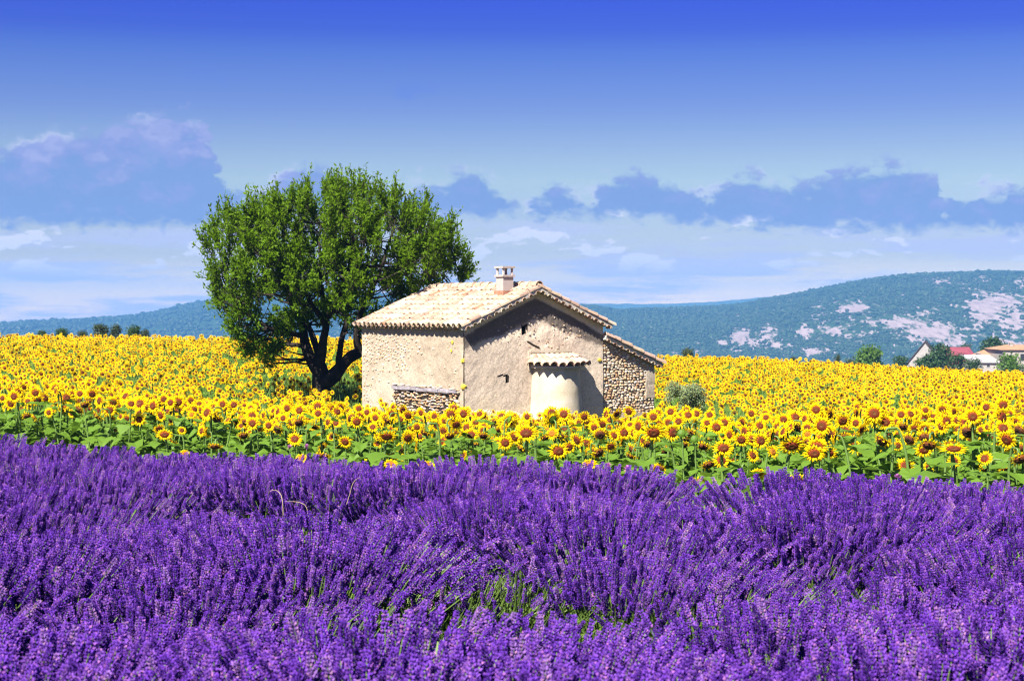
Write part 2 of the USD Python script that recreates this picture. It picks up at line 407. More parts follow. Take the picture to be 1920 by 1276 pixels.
def hill(name, pts, d0, d1, d2, zf, m, az0, az1, ncol, nrow, rock=None, rough=6.0, seed=0):
    sk = skyline(pts)
    az = np.radians(np.linspace(az0, az1, ncol))
    v = np.concatenate([np.linspace(0, 1, nrow), np.linspace(1, 2, nrow // 4)[1:]])
    A, V = np.meshgrid(az, v)
    D = np.where(V <= 1, d0 + (d1 - d0) * V, d1 + (d2 - d1) * (V - 1))
    ridge = EYE + d1 * np.tan(np.radians(sk(np.clip(np.degrees(A), sk.x[0], sk.x[-1])))) / np.cos(A) * np.cos(A)
    # height fraction from foot to ridge
    w = np.where(V <= 1, np.sin(np.clip(V, 0, 1) * PI / 2) ** 1.15, np.cos(np.clip(V - 1, 0, 1) * PI / 2))
    X, Y = D * np.sin(A), D * np.cos(A)
    P = np.stack([X / 260, Y / 260, 0 * X + seed], -1)
    gul = meshkit.fbm(P, 5, seed) - 0.5
    gul2 = 0.5 - np.abs(meshkit.fbm(P * np.array([2.2, 0.9, 1]), 4, seed + 9) - 0.5) * 2
    amp = np.clip(np.sin(np.clip(V, 0, 1) * PI), 0, 1) ** 0.8
    Z = zf + (ridge - zf) * w + amp * rough * (gul * 5 + gul2 * 2.0)
    P = np.stack([X, Y, Z], -1)
    nr, nc = X.shape
    I, J = np.meshgrid(np.arange(nr - 1), np.arange(nc - 1), indexing='ij')
    Q = np.stack([I * nc + J, I * nc + J + 1, (I + 1) * nc + J + 1, (I + 1) * nc + J], -1).reshape(-1, 4)
    path = obj(name, (P.reshape(-1, 3), Q), m, smooth=True, kind='structure')
    R = np.zeros(X.shape) if rock is None else rock(P)
    fattr(path, 'rock', R.ravel())
    return P, R


def pixel_of(P):
    c, s = math.cos(PITCH), math.sin(PITCH)
    q = P - np.array([0, 0, EYE])
    f = q[..., 1] * c - q[..., 2] * s; u = q[..., 1] * s + q[..., 2] * c
    return 960 + 3200 * q[..., 0] / f, 638 - 3200 * u / f


def hill_material(name, dark, mid, rockc, thr=0.5):
    return mat(name, {'tc': ('texture_coordinate', {}), 'a': ('attribute', {'attribute': 'rock'}), 'n': ('noise_texture', {'scale': 0.055, 'detail': 7.0, 'roughness': 0.62}),
                      'mp': ('mapping', {'scale': (1.3, 0.35, 0.35)}), 'n2': ('noise_texture', {'scale': 0.075, 'detail': 7.0, 'roughness': 0.72}),
                      's': ('math', {'math_type': 'multiply_add', 'value2': 3.8}), 'sub': ('math', {'math_type': 'subtract', 'value2': 1.95}),
                      'mr': ('map_range', {'range_type': 'smoothstep', 'from_min': thr - 0.08, 'from_max': thr + 0.08, 'to_min': 0.0, 'to_max': 1.0, 'clamp': True}),
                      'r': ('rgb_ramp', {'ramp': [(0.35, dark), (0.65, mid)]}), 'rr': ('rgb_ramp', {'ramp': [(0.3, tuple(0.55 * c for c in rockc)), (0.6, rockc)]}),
                      'x': ('mix', {}), 'p': ('principled_bsdf', {'roughness': 0.95, 'specular_ior_level': 0.05})},
               [('tc.object', 'n.vector'), ('tc.object', 'mp.vector'), ('mp.vector', 'n2.vector'), ('n2.fac', 's.value1'), ('a.fac', 's.value3'), ('s.value', 'sub.value1'), ('sub.value', 'mr.value'),
                ('n.fac', 'r.fac'), ('n2.fac', 'rr.fac'), ('mr.result', 'x.fac'), ('r.color', 'x.color1'), ('rr.color', 'x.color2'), ('x.color', 'p.base_color')])


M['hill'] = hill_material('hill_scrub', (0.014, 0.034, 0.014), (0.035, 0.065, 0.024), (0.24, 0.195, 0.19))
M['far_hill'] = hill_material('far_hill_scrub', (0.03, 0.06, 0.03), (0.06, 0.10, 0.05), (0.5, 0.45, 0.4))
PATCH = [(1650, 615, 290, 48, .42), (1880, 590, 90, 60, .5), (1600, 577, 25, 8, 1), (1700, 607, 40, 11, 1), (1745, 625, 50, 16, 1), (1785, 637, 22, 14, .8), (1660, 600, 20, 8, .8), (1850, 575, 40, 28, .95), (1880, 560, 35, 22, .85), (1830, 600, 18, 22, .8), (1812, 620, 14, 10, .6),
         (1905, 590, 25, 30, .8), (1760, 527, 28, 6, .75), (1800, 530, 25, 5, .6), (1840, 525, 20, 8, .6), (1385, 630, 17, 16, .9), (1410, 640, 15, 10, .6), (1440, 625, 22, 22, .7), (1355, 642, 12, 8, .7), (1460, 650, 25, 10, .6), (1370, 655, 16, 8, .6),
         (1505, 622, 22, 12, .8), (1525, 598, 10, 6, .7), (1560, 622, 18, 10, .8), (1635, 605, 16, 14, .75), (1540, 660, 40, 8, .75), (1660, 585, 8, 4, .6), (1900, 640, 25, 14, .8), (1880, 660, 30, 10, .6), (1760, 560, 10, 6, .5), (1575, 585, 12, 6, .6),
         (1300, 660, 40, 6, .45), (1340, 588, 30, 4, .4), (1640, 640, 20, 8, .4), (1690, 640, 14, 8, .4), (1920, 530, 20, 12, .6), (1730, 590, 10, 6, .4)]


def rock_mask(P):
    px, py = pixel_of(P)
    r = np.zeros(px.shape)
    for x, y, rx, ry, w in PATCH:
        e = ((px - x) / rx) ** 2 + ((py - y) / ry) ** 2
        r = np.maximum(r, w * np.exp(-0.55 * e))
    n = meshkit.fbm(P / np.array([22.0, 70, 25]), 5, 5)
    out = np.clip((px - 2000) / 300, 0, 1) * np.clip(meshkit.fbm(P / np.array([260.0, 300, 60]), 4, 8) * 2.4 - 1.0, 0, 1)
    return np.maximum(r * (0.25 + 1.45 * n), out)


SKY_RIGHT = [(-1500, 640), (400, 640), (820, 612), (960, 590), (1040, 577), (1100, 574), (1130, 578), (1160, 583), (1220, 580), (1300, 578), (1380, 573), (1440, 562), (1500, 551), (1560, 539), (1620, 528), (1680, 520), (1740, 516), (1800, 514), (1860, 512), (1920, 513), (2100, 520), (2400, 545), (3000, 560), (3600, 600)]
SKY_LEFT = [(-1800, 590), (-900, 600), (-300, 612), (0, 608), (60, 604), (150, 600), (200, 597), (260, 590), (330, 577), (390, 566), (450, 558), (540, 552), (640, 551), (760, 556), (860, 566), (960, 580), (1060, 600), (1200, 640), (1500, 650)]
SKY_FAR = [(-2500, 640), (200, 640), (800, 612), (960, 584), (1060, 574), (1120, 572), (1180, 571), (1260, 569), (1330, 566), (1400, 562), (1470, 557), (1560, 552), (1700, 548), (2000, 560), (3500, 575)]
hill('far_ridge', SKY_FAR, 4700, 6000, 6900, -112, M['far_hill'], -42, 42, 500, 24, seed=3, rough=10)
PR, RR = hill('right_hill', SKY_RIGHT, 1900, 3400, 4600, -112, M['hill'], -20, 36, 900, 150, rock_mask, seed=1, rough=3.0)
PL, RL = hill('left_hill', SKY_LEFT, 2600, 4200, 5400, -112, M['hill'], -36, 14, 500, 80, seed=2, rough=4.0)

tree_mats = [leaf_mat(f'hill_tree_{n}', [(0.0, a), (1.0, b)], trans=0.1, per='object') for n, a, b in (('dark', (0.010, 0.028, 0.010), (0.026, 0.055, 0.018)), ('mid', (0.012, 0.032, 0.011), (0.032, 0.060, 0.020)))]
blobs = []
for k in range(4):
    s = trimesh.creation.icosphere(2)
    v = np.array(s.vertices); v *= (0.75 + 0.6 * meshkit.fbm(v * 1.7 + 10 * k, 3, k))[:, None]; v[:, 2] = v[:, 2] * 0.75 + 0.45
    p = klass(f'hill_tree_{k}')
    obj('crown', (v, s.faces), tree_mats[k % 2], p)
    blobs.append(p)


def forest(P, R, n, seed, label, size):
    g = np.random.default_rng(seed)
    nr, nc = P.shape[:2]
    top = int(nr / 1.25)
    # even cover of the slope's area: cells near the foot are smaller than those near the ridge only by distance
    r = g.uniform(2, top + 3, n * 4); c = g.uniform(0, nc - 2, n * 4)
    i, j = r.astype(int), c.astype(int); a, b = (r - i)[:, None], (c - j)[:, None]
    p = P[i, j] * (1 - a) * (1 - b) + P[i + 1, j] * a * (1 - b) + P[i, j + 1] * (1 - a) * b + P[i + 1, j + 1] * a * b
    px, py = pixel_of(p)
    keep = (px > -150) & (px < 2100)
    clear = meshkit.fbm(p / 70.0, 4, seed)
    keep &= g.uniform(size=len(p)) < np.clip((clear - 0.33) * 5, 0.15, 1)
    keep &= R[i, j] < 0.36 + 0.4 * g.uniform(size=len(p)) ** 3
    p = p[keep][:n]
    s = size * g.lognormal(0, 0.3, len(p))
    instancer('forest', blobs, p, g.integers(0, 4, len(p)), g.uniform(0, 6.28, len(p)), np.stack([s, s, s * g.uniform(0.8, 1.25, len(p))], 1), label=label, cat='forest')


forest(PR, RR, 85000, 11, 'dark green woodland scattered over the long pale-rocked hill at right', 1.75)
forest(PL, RL, 26000, 12, 'dark green woodland covering the low blue hill at left behind the tree', 2.8)


# ------------------------------------------------------------------ stone cabin
TH = math.radians(35)
W, LEN, W2 = 4.12, 4.73, 5.80
CX, CY = -1.125, 40.0
ZG = -2.125
EAVE = EYE - 0.42 - ZG                  # wall height below the eaves
SL = math.tan(math.radians(22.5))
PEAK = EAVE + W / 2 * SL

PLASTER = dict(n={'tc': ('texture_coordinate', {}), 'big': ('noise_texture', {'scale': 0.9, 'detail': 9.0, 'roughness': 0.62, 'distortion': 0.6}), 'fine': ('noise_texture', {'scale': 22.0, 'detail': 6.0, 'roughness': 0.7}),
                  'grit': ('noise_texture', {'scale': 75.0, 'detail': 2.0}), 'pit': ('voronoi_texture', {'scale': 17.0, 'randomness': 1.0})})


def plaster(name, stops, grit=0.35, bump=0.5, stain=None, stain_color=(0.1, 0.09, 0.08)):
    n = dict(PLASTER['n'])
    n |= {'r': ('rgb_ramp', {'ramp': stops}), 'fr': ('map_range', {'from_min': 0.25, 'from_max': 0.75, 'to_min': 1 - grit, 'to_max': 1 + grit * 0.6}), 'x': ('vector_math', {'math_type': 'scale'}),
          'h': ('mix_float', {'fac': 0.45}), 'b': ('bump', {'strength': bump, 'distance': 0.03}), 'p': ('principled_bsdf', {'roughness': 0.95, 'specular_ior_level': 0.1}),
          'a': ('attribute', {'attribute': 'stain'}), 'sa': ('math', {'math_type': 'multiply_add', 'value2': 0.9}), 'ss': ('map_range', {'range_type': 'smoothstep', 'from_min': 0.75, 'from_max': 1.05, 'to_min': 0.0, 'to_max': 0.9, 'clamp': True}), 'sx': ('mix', {'color2': stain_color}), 'wa': ('attribute', {'attribute': 'tan_mix'}), 'wx': ('mix', {'color2': (0.60, 0.49, 0.33)})}
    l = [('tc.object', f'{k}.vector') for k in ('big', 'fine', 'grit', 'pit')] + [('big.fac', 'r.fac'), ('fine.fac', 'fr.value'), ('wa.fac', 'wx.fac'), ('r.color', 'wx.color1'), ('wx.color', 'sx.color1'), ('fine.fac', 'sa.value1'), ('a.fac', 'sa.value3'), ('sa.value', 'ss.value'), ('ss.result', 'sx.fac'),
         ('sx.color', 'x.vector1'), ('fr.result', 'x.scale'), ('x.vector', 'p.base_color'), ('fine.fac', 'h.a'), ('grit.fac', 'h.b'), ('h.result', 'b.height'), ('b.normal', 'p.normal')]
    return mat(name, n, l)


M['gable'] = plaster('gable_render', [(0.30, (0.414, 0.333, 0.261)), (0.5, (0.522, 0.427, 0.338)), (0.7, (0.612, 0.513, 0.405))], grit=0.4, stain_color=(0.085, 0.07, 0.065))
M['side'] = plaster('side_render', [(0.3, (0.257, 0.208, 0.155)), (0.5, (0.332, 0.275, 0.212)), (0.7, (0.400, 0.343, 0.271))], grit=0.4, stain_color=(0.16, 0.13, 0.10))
M['oven'] = plaster('oven_render', [(0.3, (0.344, 0.292, 0.206)), (0.5, (0.413, 0.361, 0.275)), (0.7, (0.464, 0.439, 0.396))], grit=0.18, bump=0.25)
M['cornice'] = plaster('cornice_mortar', [(0.3, (0.327, 0.292, 0.258)), (0.7, (0.482, 0.439, 0.387))], grit=0.3)
M['chimney'] = plaster('chimney_render', [(0.3, (0.310, 0.258, 0.241)), (0.7, (0.387, 0.331, 0.314))], grit=0.15)
M['mortar'] = plaster('stone_bed', [(0.3, (0.22, 0.165, 0.115)), (0.7, (0.36, 0.28, 0.20))], grit=0.5)
TILE = [stone_mat(f'tile_{k}', [(0.3, tuple(0.72 * x for x in c)), (0.62, c), (0.8, tuple(min(0.75, 1.25 * x) for x in c))], scale=7, bump=0.4, dist=0.006, coord='geo.position') if False else
        mat(f'roof_tile_{k}', {'geo': ('geometry', {}), 'n': ('noise_texture', {'scale': 9.0, 'detail': 6.0, 'roughness': 0.65}), 'r': ('rgb_ramp', {'ramp': [(0.28, tuple(0.55 * x for x in c)), (0.5, c), (0.75, tuple(min(0.75, 1.2 * x) for x in c))]}), 'p': ('principled_bsdf', {'roughness': 0.9, 'specular_ior_level': 0.15})},
            [('geo.position', 'n.vector'), ('n.fac', 'r.fac'), ('r.color', 'p.base_color')])
        for k, c in enumerate([(0.36, 0.28, 0.20), (0.335, 0.235, 0.17), (0.375, 0.255, 0.205), (0.27, 0.185, 0.14), (0.41, 0.34, 0.26), (0.29, 0.14, 0.09)])]
TILE_W = [0.3, 0.2, 0.18, 0.13, 0.16, 0.03]
STONE = [stone_mat(f'stone_{k}', [(0.3, tuple(0.7 * x for x in c)), (0.65, c)], scale=12, bump=0.5, dist=0.006) for k, c in enumerate([(0.49, 0.385, 0.27), (0.45, 0.30, 0.175), (0.52, 0.43, 0.33), (0.39, 0.235, 0.135), (0.55, 0.48, 0.39), (0.38, 0.32, 0.28)])]
STONE_W = [0.3, 0.2, 0.2, 0.12, 0.1, 0.08]
M['dark'] = stone_mat('dark_recess', [(0.3, (0.02, 0.015, 0.012)), (0.7, (0.05, 0.04, 0.03))], scale=6)
M['lichen'] = stone_mat('yellow_lichen', [(0.3, (0.55, 0.36, 0.03)), (0.7, (0.68, 0.50, 0.07))], scale=20)
M['slate'] = stone_mat('grey_stone', [(0.3, (0.13, 0.115, 0.13)), (0.7, (0.30, 0.275, 0.30))], scale=8, bump=0.5)

HOUSE = thing('stone_cabin', 'small pale stone cabin with canal tile roof among the sunflowers', 'cabin', (CX, CY, ZG), TH)


def wall_grid(us, zs, place, depth=0.4, hole=None, top=None):
    """A wall face as a fine grid (so that it can be uneven), closed behind by a slab."""
    U, Zz = np.meshgrid(us, zs)
    if top is not None:
        Zz = Zz / Zz.max() * top(U)
    return U, Zz


def fbm3(a, b, c, s, octv=4, seed=0):
    return meshkit.fbm(np.stack([a * s, b * s, 0 * a + c], -1), octv, seed)


def grid_faces(nr, nc, drop=None):
    I, J = np.meshgrid(np.arange(nr - 1), np.arange(nc - 1), indexing='ij')
    q = np.stack([I * nc + J, I * nc + J + 1, (I + 1) * nc + J + 1, (I + 1) * nc + J], -1).reshape(-1, 4)
    return q if drop is None else q[~drop[:-1, :-1].ravel()]


def roofline(x):
    return EAVE + np.minimum(x, W - x) * SL


# the gable wall that faces the camera: uneven render, a slot window and a broken slit
us = np.linspace(0, W, 124); nz = 112
U = np.tile(us, (nz, 1)); T = np.tile(np.linspace(0, 1, nz)[:, None], (1, len(us)))
top = roofline(U); Zg = -0.9 + T * (top + 0.9)
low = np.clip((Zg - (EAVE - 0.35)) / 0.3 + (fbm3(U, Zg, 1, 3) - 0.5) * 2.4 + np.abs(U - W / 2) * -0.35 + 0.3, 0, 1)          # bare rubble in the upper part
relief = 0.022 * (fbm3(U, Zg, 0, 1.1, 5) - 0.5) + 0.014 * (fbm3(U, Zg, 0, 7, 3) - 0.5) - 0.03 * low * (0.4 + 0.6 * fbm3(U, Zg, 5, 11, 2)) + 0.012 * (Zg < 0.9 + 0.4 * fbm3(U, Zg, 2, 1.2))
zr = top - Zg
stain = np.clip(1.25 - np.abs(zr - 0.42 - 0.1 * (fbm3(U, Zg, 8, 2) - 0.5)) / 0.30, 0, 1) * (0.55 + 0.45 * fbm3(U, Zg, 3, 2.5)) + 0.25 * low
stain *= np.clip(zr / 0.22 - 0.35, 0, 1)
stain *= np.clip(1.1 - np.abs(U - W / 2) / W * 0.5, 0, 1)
slots = [(1.65, 1.78, 2.90, 3.12), (1.16, 1.25, 1.74, 1.94), (0.93, 1.165, 1.905, 1.945)]
drop = np.zeros(U.shape, bool)
for a0, a1, b0, b1 in slots:
    drop |= (U >= a0 - 0.01) & (U < a1 - 0.01) & (Zg >= b0) & (Zg < b1)
gv = np.stack([U, -0.02 + -relief, Zg], -1).reshape(-1, 3)
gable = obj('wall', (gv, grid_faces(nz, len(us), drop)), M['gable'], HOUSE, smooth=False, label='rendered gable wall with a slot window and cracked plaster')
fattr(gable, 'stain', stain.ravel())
fattr(gable, 'tan_mix', (np.clip((1.55 - Zg) * 1.3 + (fbm3(U, Zg, 21, 1.3, 4) - 0.5) * 3.2, 0, 1) * 0.75 + 0.9 * np.clip(1.3 - zr / 0.22, 0, 1)).clip(0, 1).ravel())  # more tan low on the wall and in a strip along the roofline
b = MB().box(0.02, W - 0.02, 0.28, 0.30, -0.9, EAVE)
for a0, a1, b0, b1 in slots:
    b.box(a0 - 0.04, a1 + 0.04, 0.14, 0.16, b0 - 0.06, b1 + 0.06)
    b.box(a0 - 0.06, a0 - 0.015, 0.0, 0.15, b0 - 0.06, b1 + 0.06).box(a1 - 0.005, a1 + 0.05, 0.0, 0.15, b0 - 0.06, b1 + 0.06)
    b.box(a0 - 0.02, a1, 0.0, 0.15, b0 - 0.08, b0 - 0.02).box(a0 - 0.02, a1, 0.0, 0.15, b1 - 0.005, b1 + 0.04)
b.build('opening', M['dark'], HOUSE, label='dark slot openings in the gable wall')

# the lit side wall, its rubble showing through thin render
vs = np.linspace(0, LEN, 130); nz = 96
V = np.tile(vs, (nz, 1)); Zs = np.tile(np.linspace(-0.9, EAVE, nz)[:, None], (1, len(vs)))
relief = 0.03 * (fbm3(V, Zs, 11, 1.0, 5) - 0.5) + 0.018 * (fbm3(V, Zs, 12, 8, 3) - 0.5)
rub = np.clip((fbm3(V, Zs, 13, 0.75, 4) - 0.42) * 5 + (V - 1.9) * 0.45, 0, 1)
sv = np.stack([-0.02 - relief, V, Zs], -1).reshape(-1, 3)
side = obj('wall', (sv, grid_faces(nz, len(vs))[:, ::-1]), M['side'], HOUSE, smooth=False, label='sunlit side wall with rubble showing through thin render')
fattr(side, 'stain', (0.18 * rub + 0.1).ravel())
MB().box(0.30, 0.32, 0, LEN, -0.9, EAVE).box(0, W, LEN - 0.02, LEN, -0.9, EAVE).box(W - 0.3, W, 0.32, LEN - 0.03, -0.9, EAVE).build('wall', M['side'], HOUSE, label='rear walls')
far = trimesh.creation.extrude_polygon(Polygon([(0.01, EAVE + 0.003), (W - 0.01, EAVE + 0.003), (W / 2, PEAK)]), 0.3)
far.apply_transform(np.array([[1, 0, 0, 0], [0, 0, -1, LEN - 0.005], [0, 1, 0, 0], [0, 0, 0, 1.0]]))
obj('gable', far, M['side'], HOUSE)


def pebble(seed, n=1):
    g = np.random.default_rng(seed)
    s = trimesh.creation.icosphere(1)
    v = np.array(s.vertices) * (0.8 + 0.4 * g.random((len(s.vertices), 1)))
    return v, np.array(s.faces)


PEB = [pebble(k) for k in range(6)]
OCT = trimesh.creation.icosphere(0)
rs = np.random.default_rng(21)
# small rubble in the side wall: too small to pick apart
mbs = [MB() for _ in STONE]
holes = MB()
zz = 0.75
while zz < EAVE - 0.22:
    y = 0.18
    while y < LEN - 0.08:
        w = rs.uniform(0.045, 0.12); h = rs.uniform(0.025, 0.055)
        r = np.interp(y, vs, rub[int(np.clip((zz + 0.9) / (EAVE + 0.9) * (nz - 1), 0, nz - 1))])
        if rs.random() < r * 0.62 + 0.05 and not (1.75 < y < 2.45 and 1.7 < zz < 2.3) and not (0.0 < y < 3.15 and 0.98 < zz < 1.66):
            yy, z_ = y + rs.uniform(-.03, .03), zz + rs.uniform(-.035, .035)
            base = np.interp(yy, vs, relief[int(np.clip((z_ + 0.9) / (EAVE + 0.9) * (nz - 1), 0, nz - 1))])
            pv, pf = PEB[rs.integers(6)]
            mbs[rs.choice(6, p=[.45, .1, .25, .04, .12, .04])].add(pv * [0.018, w / 2, h / 2] + [-0.020 - base, yy, z_], pf)
            if rs.random() < 0.55:
                holes.add(np.array(OCT.vertices) * [0.018, w * 0.36, 0.015] + [-0.022 - base, yy + rs.uniform(-.02, .02), z_ - h * 0.62], OCT.faces)
        y += w * rs.uniform(1.05, 1.6)
    zz += rs.uniform(0.065, 0.085)
for k, mb in enumerate(mbs):
    if mb.n:
        mb.build('rubble', STONE[k], side, kind='stuff')
holes.build('joint', M['mortar'], side, kind='stuff')
# walled-up opening at the foot of the side wall: a grey lintel over dark-jointed stones
bed = MB().box(-0.06, 0.02, 0.22, 3.02, 1.02, 1.63).build('blocked_opening', M['dark'], HOUSE, label='walled-up opening with a grey lintel and dark joints')
g = np.random.default_rng(4)
for (y0, y1) in ((0.16, 0.95), (0.97, 1.95), (1.97, 3.1)):
    c = trimesh.creation.box([0.11, y1 - y0, 0.085]).subdivide().subdivide()
    v = np.array(c.vertices); v += 0.045 * (meshkit.noise(v * 11 + y0)[:, None] - 0.5) + [-0.07, (y0 + y1) / 2, 1.58 + g.uniform(-.012, .012)]
    obj('lintel_stone', (v, c.faces), M['slate'], bed)
zz = 1.07
while zz < 1.52:
    y = 0.26
    while y < 2.95:
        w = g.uniform(0.06, 0.15); h = g.uniform(0.038, 0.06)
        pv, pf = PEB[g.integers(6)]
        if g.random() < 0.78:
            obj('stone', (pv * [0.045, w / 2, h / 2] @ trimesh.transformations.rotation_matrix(g.normal(0, .22), [1, 0, 0])[:3, :3].T + [-0.055, y + w / 2, zz + g.uniform(-.02, .02)], pf), STONE[g.choice(6, p=[.14, .2, .03, .33, .0, .30])], bed)
        y += w * 1.08
    zz += 0.064
for k in range(46):
    y_, z_ = (g.uniform(0.1, 3.15), g.choice([1.03, 1.645])) if k < 26 else (g.choice([0.2, 3.05]), g.uniform(1.05, 1.62))
    pv, pf = PEB[g.integers(6)]
    obj('stone', (pv * [0.05, g.uniform(.04, .08), g.uniform(.02, .04)] + [-0.05, y_ + g.uniform(-.05, .05), z_ + g.uniform(-.03, .03)], pf), STONE[g.choice(6, p=[.3, .15, .2, .12, .08, .15])], bed)
for y, z_, r in ((0.02, 2.32, 0.065), (0.02, 1.72, 0.07), (0.45, 2.75, 0.05), (0.5, 2.55, 0.04)):
    pv, pf = PEB[int(r * 100) % 6]
    obj('lichen_patch', (pv * [0.012 if y > .1 else r, r * 0.8, r] + [-0.035 if y > .1 else 0.0, y, z_], pf), M['lichen'], side)
pv, pf = PEB[2]
obj('lichen_patch', (pv * [0.06, 0.014, 0.045] + [W - 0.12, -0.035, 2.27], pf), M['lichen'], gable)

# bare rubble band and grit at the broken render under the slot window
mbs = [MB() for _ in STONE]
for _ in range(520):
    x = rs.uniform(0.9, 3.6); z_ = rs.uniform(2.45, 3.75)
    lim = 2.72 - 0.28 * np.clip((x - 1.2) / 1.2, 0, 1) + 0.5 * np.clip((x - 2.5) / 1.2, 0, 1)
    if z_ > lim and z_ < roofline(x) - 0.45:
        near = math.exp(-((z_ - lim) / 0.12) ** 2)
        if rs.random() < 0.25 + 0.75 * near:
            w, h = rs.uniform(0.03, 0.075), rs.uniform(0.02, 0.04)
            pv, pf = PEB[rs.integers(6)]
            mbs[rs.choice(6, p=STONE_W)].add(pv * [w / 2, 0.022, h / 2] + [x, -0.015 + 0.015 * rs.random(), z_], pf)
for k, mb in enumerate(mbs):
    if mb.n:
        mb.build('rubble', STONE[k], gable, kind='stuff')
b = MB(); pts = [(1.80, 2.76), (1.92, 2.70), (2.02, 2.65), (2.16, 2.60)]
b.tube([(x, -0.02, z) for x, z in pts], 0.022, 5).build('iron_strap', M['dark'], gable)
# thin proud panels of later render
for (x0, x1, z0, z1, lab) in ((1.83, 2.95, 2.05, 2.52, 'strip of later render above the oven roof'),):
    c = trimesh.creation.box([x1 - x0, 0.03, z1 - z0]).subdivide().subdivide().subdivide()
    v = np.array(c.vertices); v[:, 0] += 0.05 * (meshkit.fbm(v * 4, 3) - 0.5); v[:, 2] += 0.05 * (meshkit.fbm(v * 4 + 7, 3) - 0.5); v[:, 1] += 0.012 * (meshkit.fbm(v * 6 + 3, 3) - 0.5)
    fattr(obj('render_patch', (v + [(x0 + x1) / 2, -0.022, (z0 + z1) / 2], c.faces), M['gable'], gable, label=lab), 'stain', np.zeros(len(v)))

# lean-to: every stone of its wall is a piece
LX0, LX1 = W + 0.005, W2


def leanroof(x):
    return EAVE - 0.36 - (x - W) * 0.40


bedv = trimesh.creation.extrude_polygon(Polygon([(LX0, -0.9), (LX1, -0.9), (LX1, leanroof(LX1)), (LX0, leanroof(LX0))]), 0.3)
bedv.apply_transform(np.array([[1, 0, 0, 0], [0, 0, 1, 0.022], [0, 1, 0, 0], [0, 0, 0, 1.0]]))
lean = obj('lean_to_wall', bedv, M['mortar'], HOUSE, label='rubble stone wall of the lean-to at right')
MB().box(LX1 - 0.3, LX1, 0.36, 3.6, -0.9, leanroof(LX1)).box(LX0, LX1 - 0.31, 3.3, 3.6, -0.9, leanroof(LX1)).build('lean_to_wall', M['side'], HOUSE, label='side and rear of the lean-to')
g = np.random.default_rng(9)
fill = [MB() for _ in STONE]
made = 0
cell = []
zz = 0.02
while zz < leanroof(LX0):
    x = LX0 + 0.01; h = g.uniform(0.05, 0.082)
    while x < LX1 - 0.02:
        w = min(g.uniform(0.06, 0.15), LX1 - x)
        if zz + h / 2 < leanroof(x + w / 2) - 0.06:
            cell.append((x, w, zz, h))
        x += w + 0.008
    zz += h * 0.97
for (x, w, z_, h) in cell:
    patch = (4.2 < x < 5.35 and 0.55 < z_ < 0.86) or (x > 5.5 and 1.35 < z_ < 1.9 and g.random() < 0.8)
    pv, pf = PEB[g.integers(6)]
    v = np.sign(pv) * np.abs(pv) ** 0.75
    v = v * [w * 0.50, 0.06 * g.uniform(0.7, 1.2), h * 0.5 * g.uniform(0.75, 1.15)] @ trimesh.transformations.rotation_matrix(g.normal(0, .2), [0, 1, 0])[:3, :3].T + [x + w / 2, 0.045, z_ + h / 2 + g.uniform(-.018, .018)]
    k = g.choice(6, p=STONE_W)
    if patch:
        continue
    if made < 300 and z_ > 0.95:
        obj('stone', (v, pf), STONE[k], lean); made += 1
    else:
        fill[k].add(v, pf)
for k, mb in enumerate(fill):
    if mb.n:
        mb.build('stones', STONE[k], lean, kind='stuff')
for (x0, x1, z0, z1) in ((4.18, 5.4, 0.5, 0.92), (5.5, 5.79, 1.3, 1.95)):
    c = trimesh.creation.box([x1 - x0, 0.05, z1 - z0]).subdivide().subdivide().subdivide()
    v = np.array(c.vertices); v[:, 0] += 0.1 * (meshkit.fbm(v * 3 + x0, 3) - 0.5); v[:, 2] += 0.1 * (meshkit.fbm(v * 3 + 7, 3) - 0.5); v[:, 1] += 0.03 * (meshkit.fbm(v * 6 + 3, 3) - 0.5)
    fattr(obj('render_patch', (v + [(x0 + x1) / 2, 0.0, (z0 + z1) / 2], c.faces), M['side'], lean), 'stain', np.full(len(v), 0.1))

# roof tiles ------------------------------------------------------------------------------------------------
def half_tube(length, r0, r1, th=0.016, n=6, flip=1):
    """A canal tile along +x (from its wide lower end r0 at x = 0), convex up."""
    a = np.linspace(0, PI, n + 1)
    ring = lambda r, x: np.stack([0 * a + x, -r * np.cos(a), flip * r * np.sin(a)], 1)
    v = np.vstack([ring(r0, 0), ring(r1, length), ring(r0 - th, 0), ring(r1 - th, length)])
    m_ = n + 1; f = []
    for k in range(n):
        f += [[k, k + 1, m_ + k + 1, m_ + k], [2 * m_ + k + 1, 2 * m_ + k, 3 * m_ + k, 3 * m_ + k + 1], [k + 1, k, 2 * m_ + k, 2 * m_ + k + 1], [m_ + k, m_ + k + 1, 3 * m_ + k + 1, 3 * m_ + k]]
    f += [[0, m_, 3 * m_, 2 * m_], [n, 2 * m_ + n, 3 * m_ + n, m_ + n]]
    f = np.array(f); f = np.vstack([f[:, [0, 1, 2]], f[:, [0, 2, 3]]])
    return v, (f if flip > 0 else f[:, ::-1])


def place(v, o, ex, ey):
    ex = np.asarray(ex, float) / np.linalg.norm(ex); ey = np.asarray(ey, float) / np.linalg.norm(ey); ez = np.cross(ex, ey)
    return np.asarray(o) + v[:, :1] * ex + v[:, 1:2] * ey + v[:, 2:] * ez


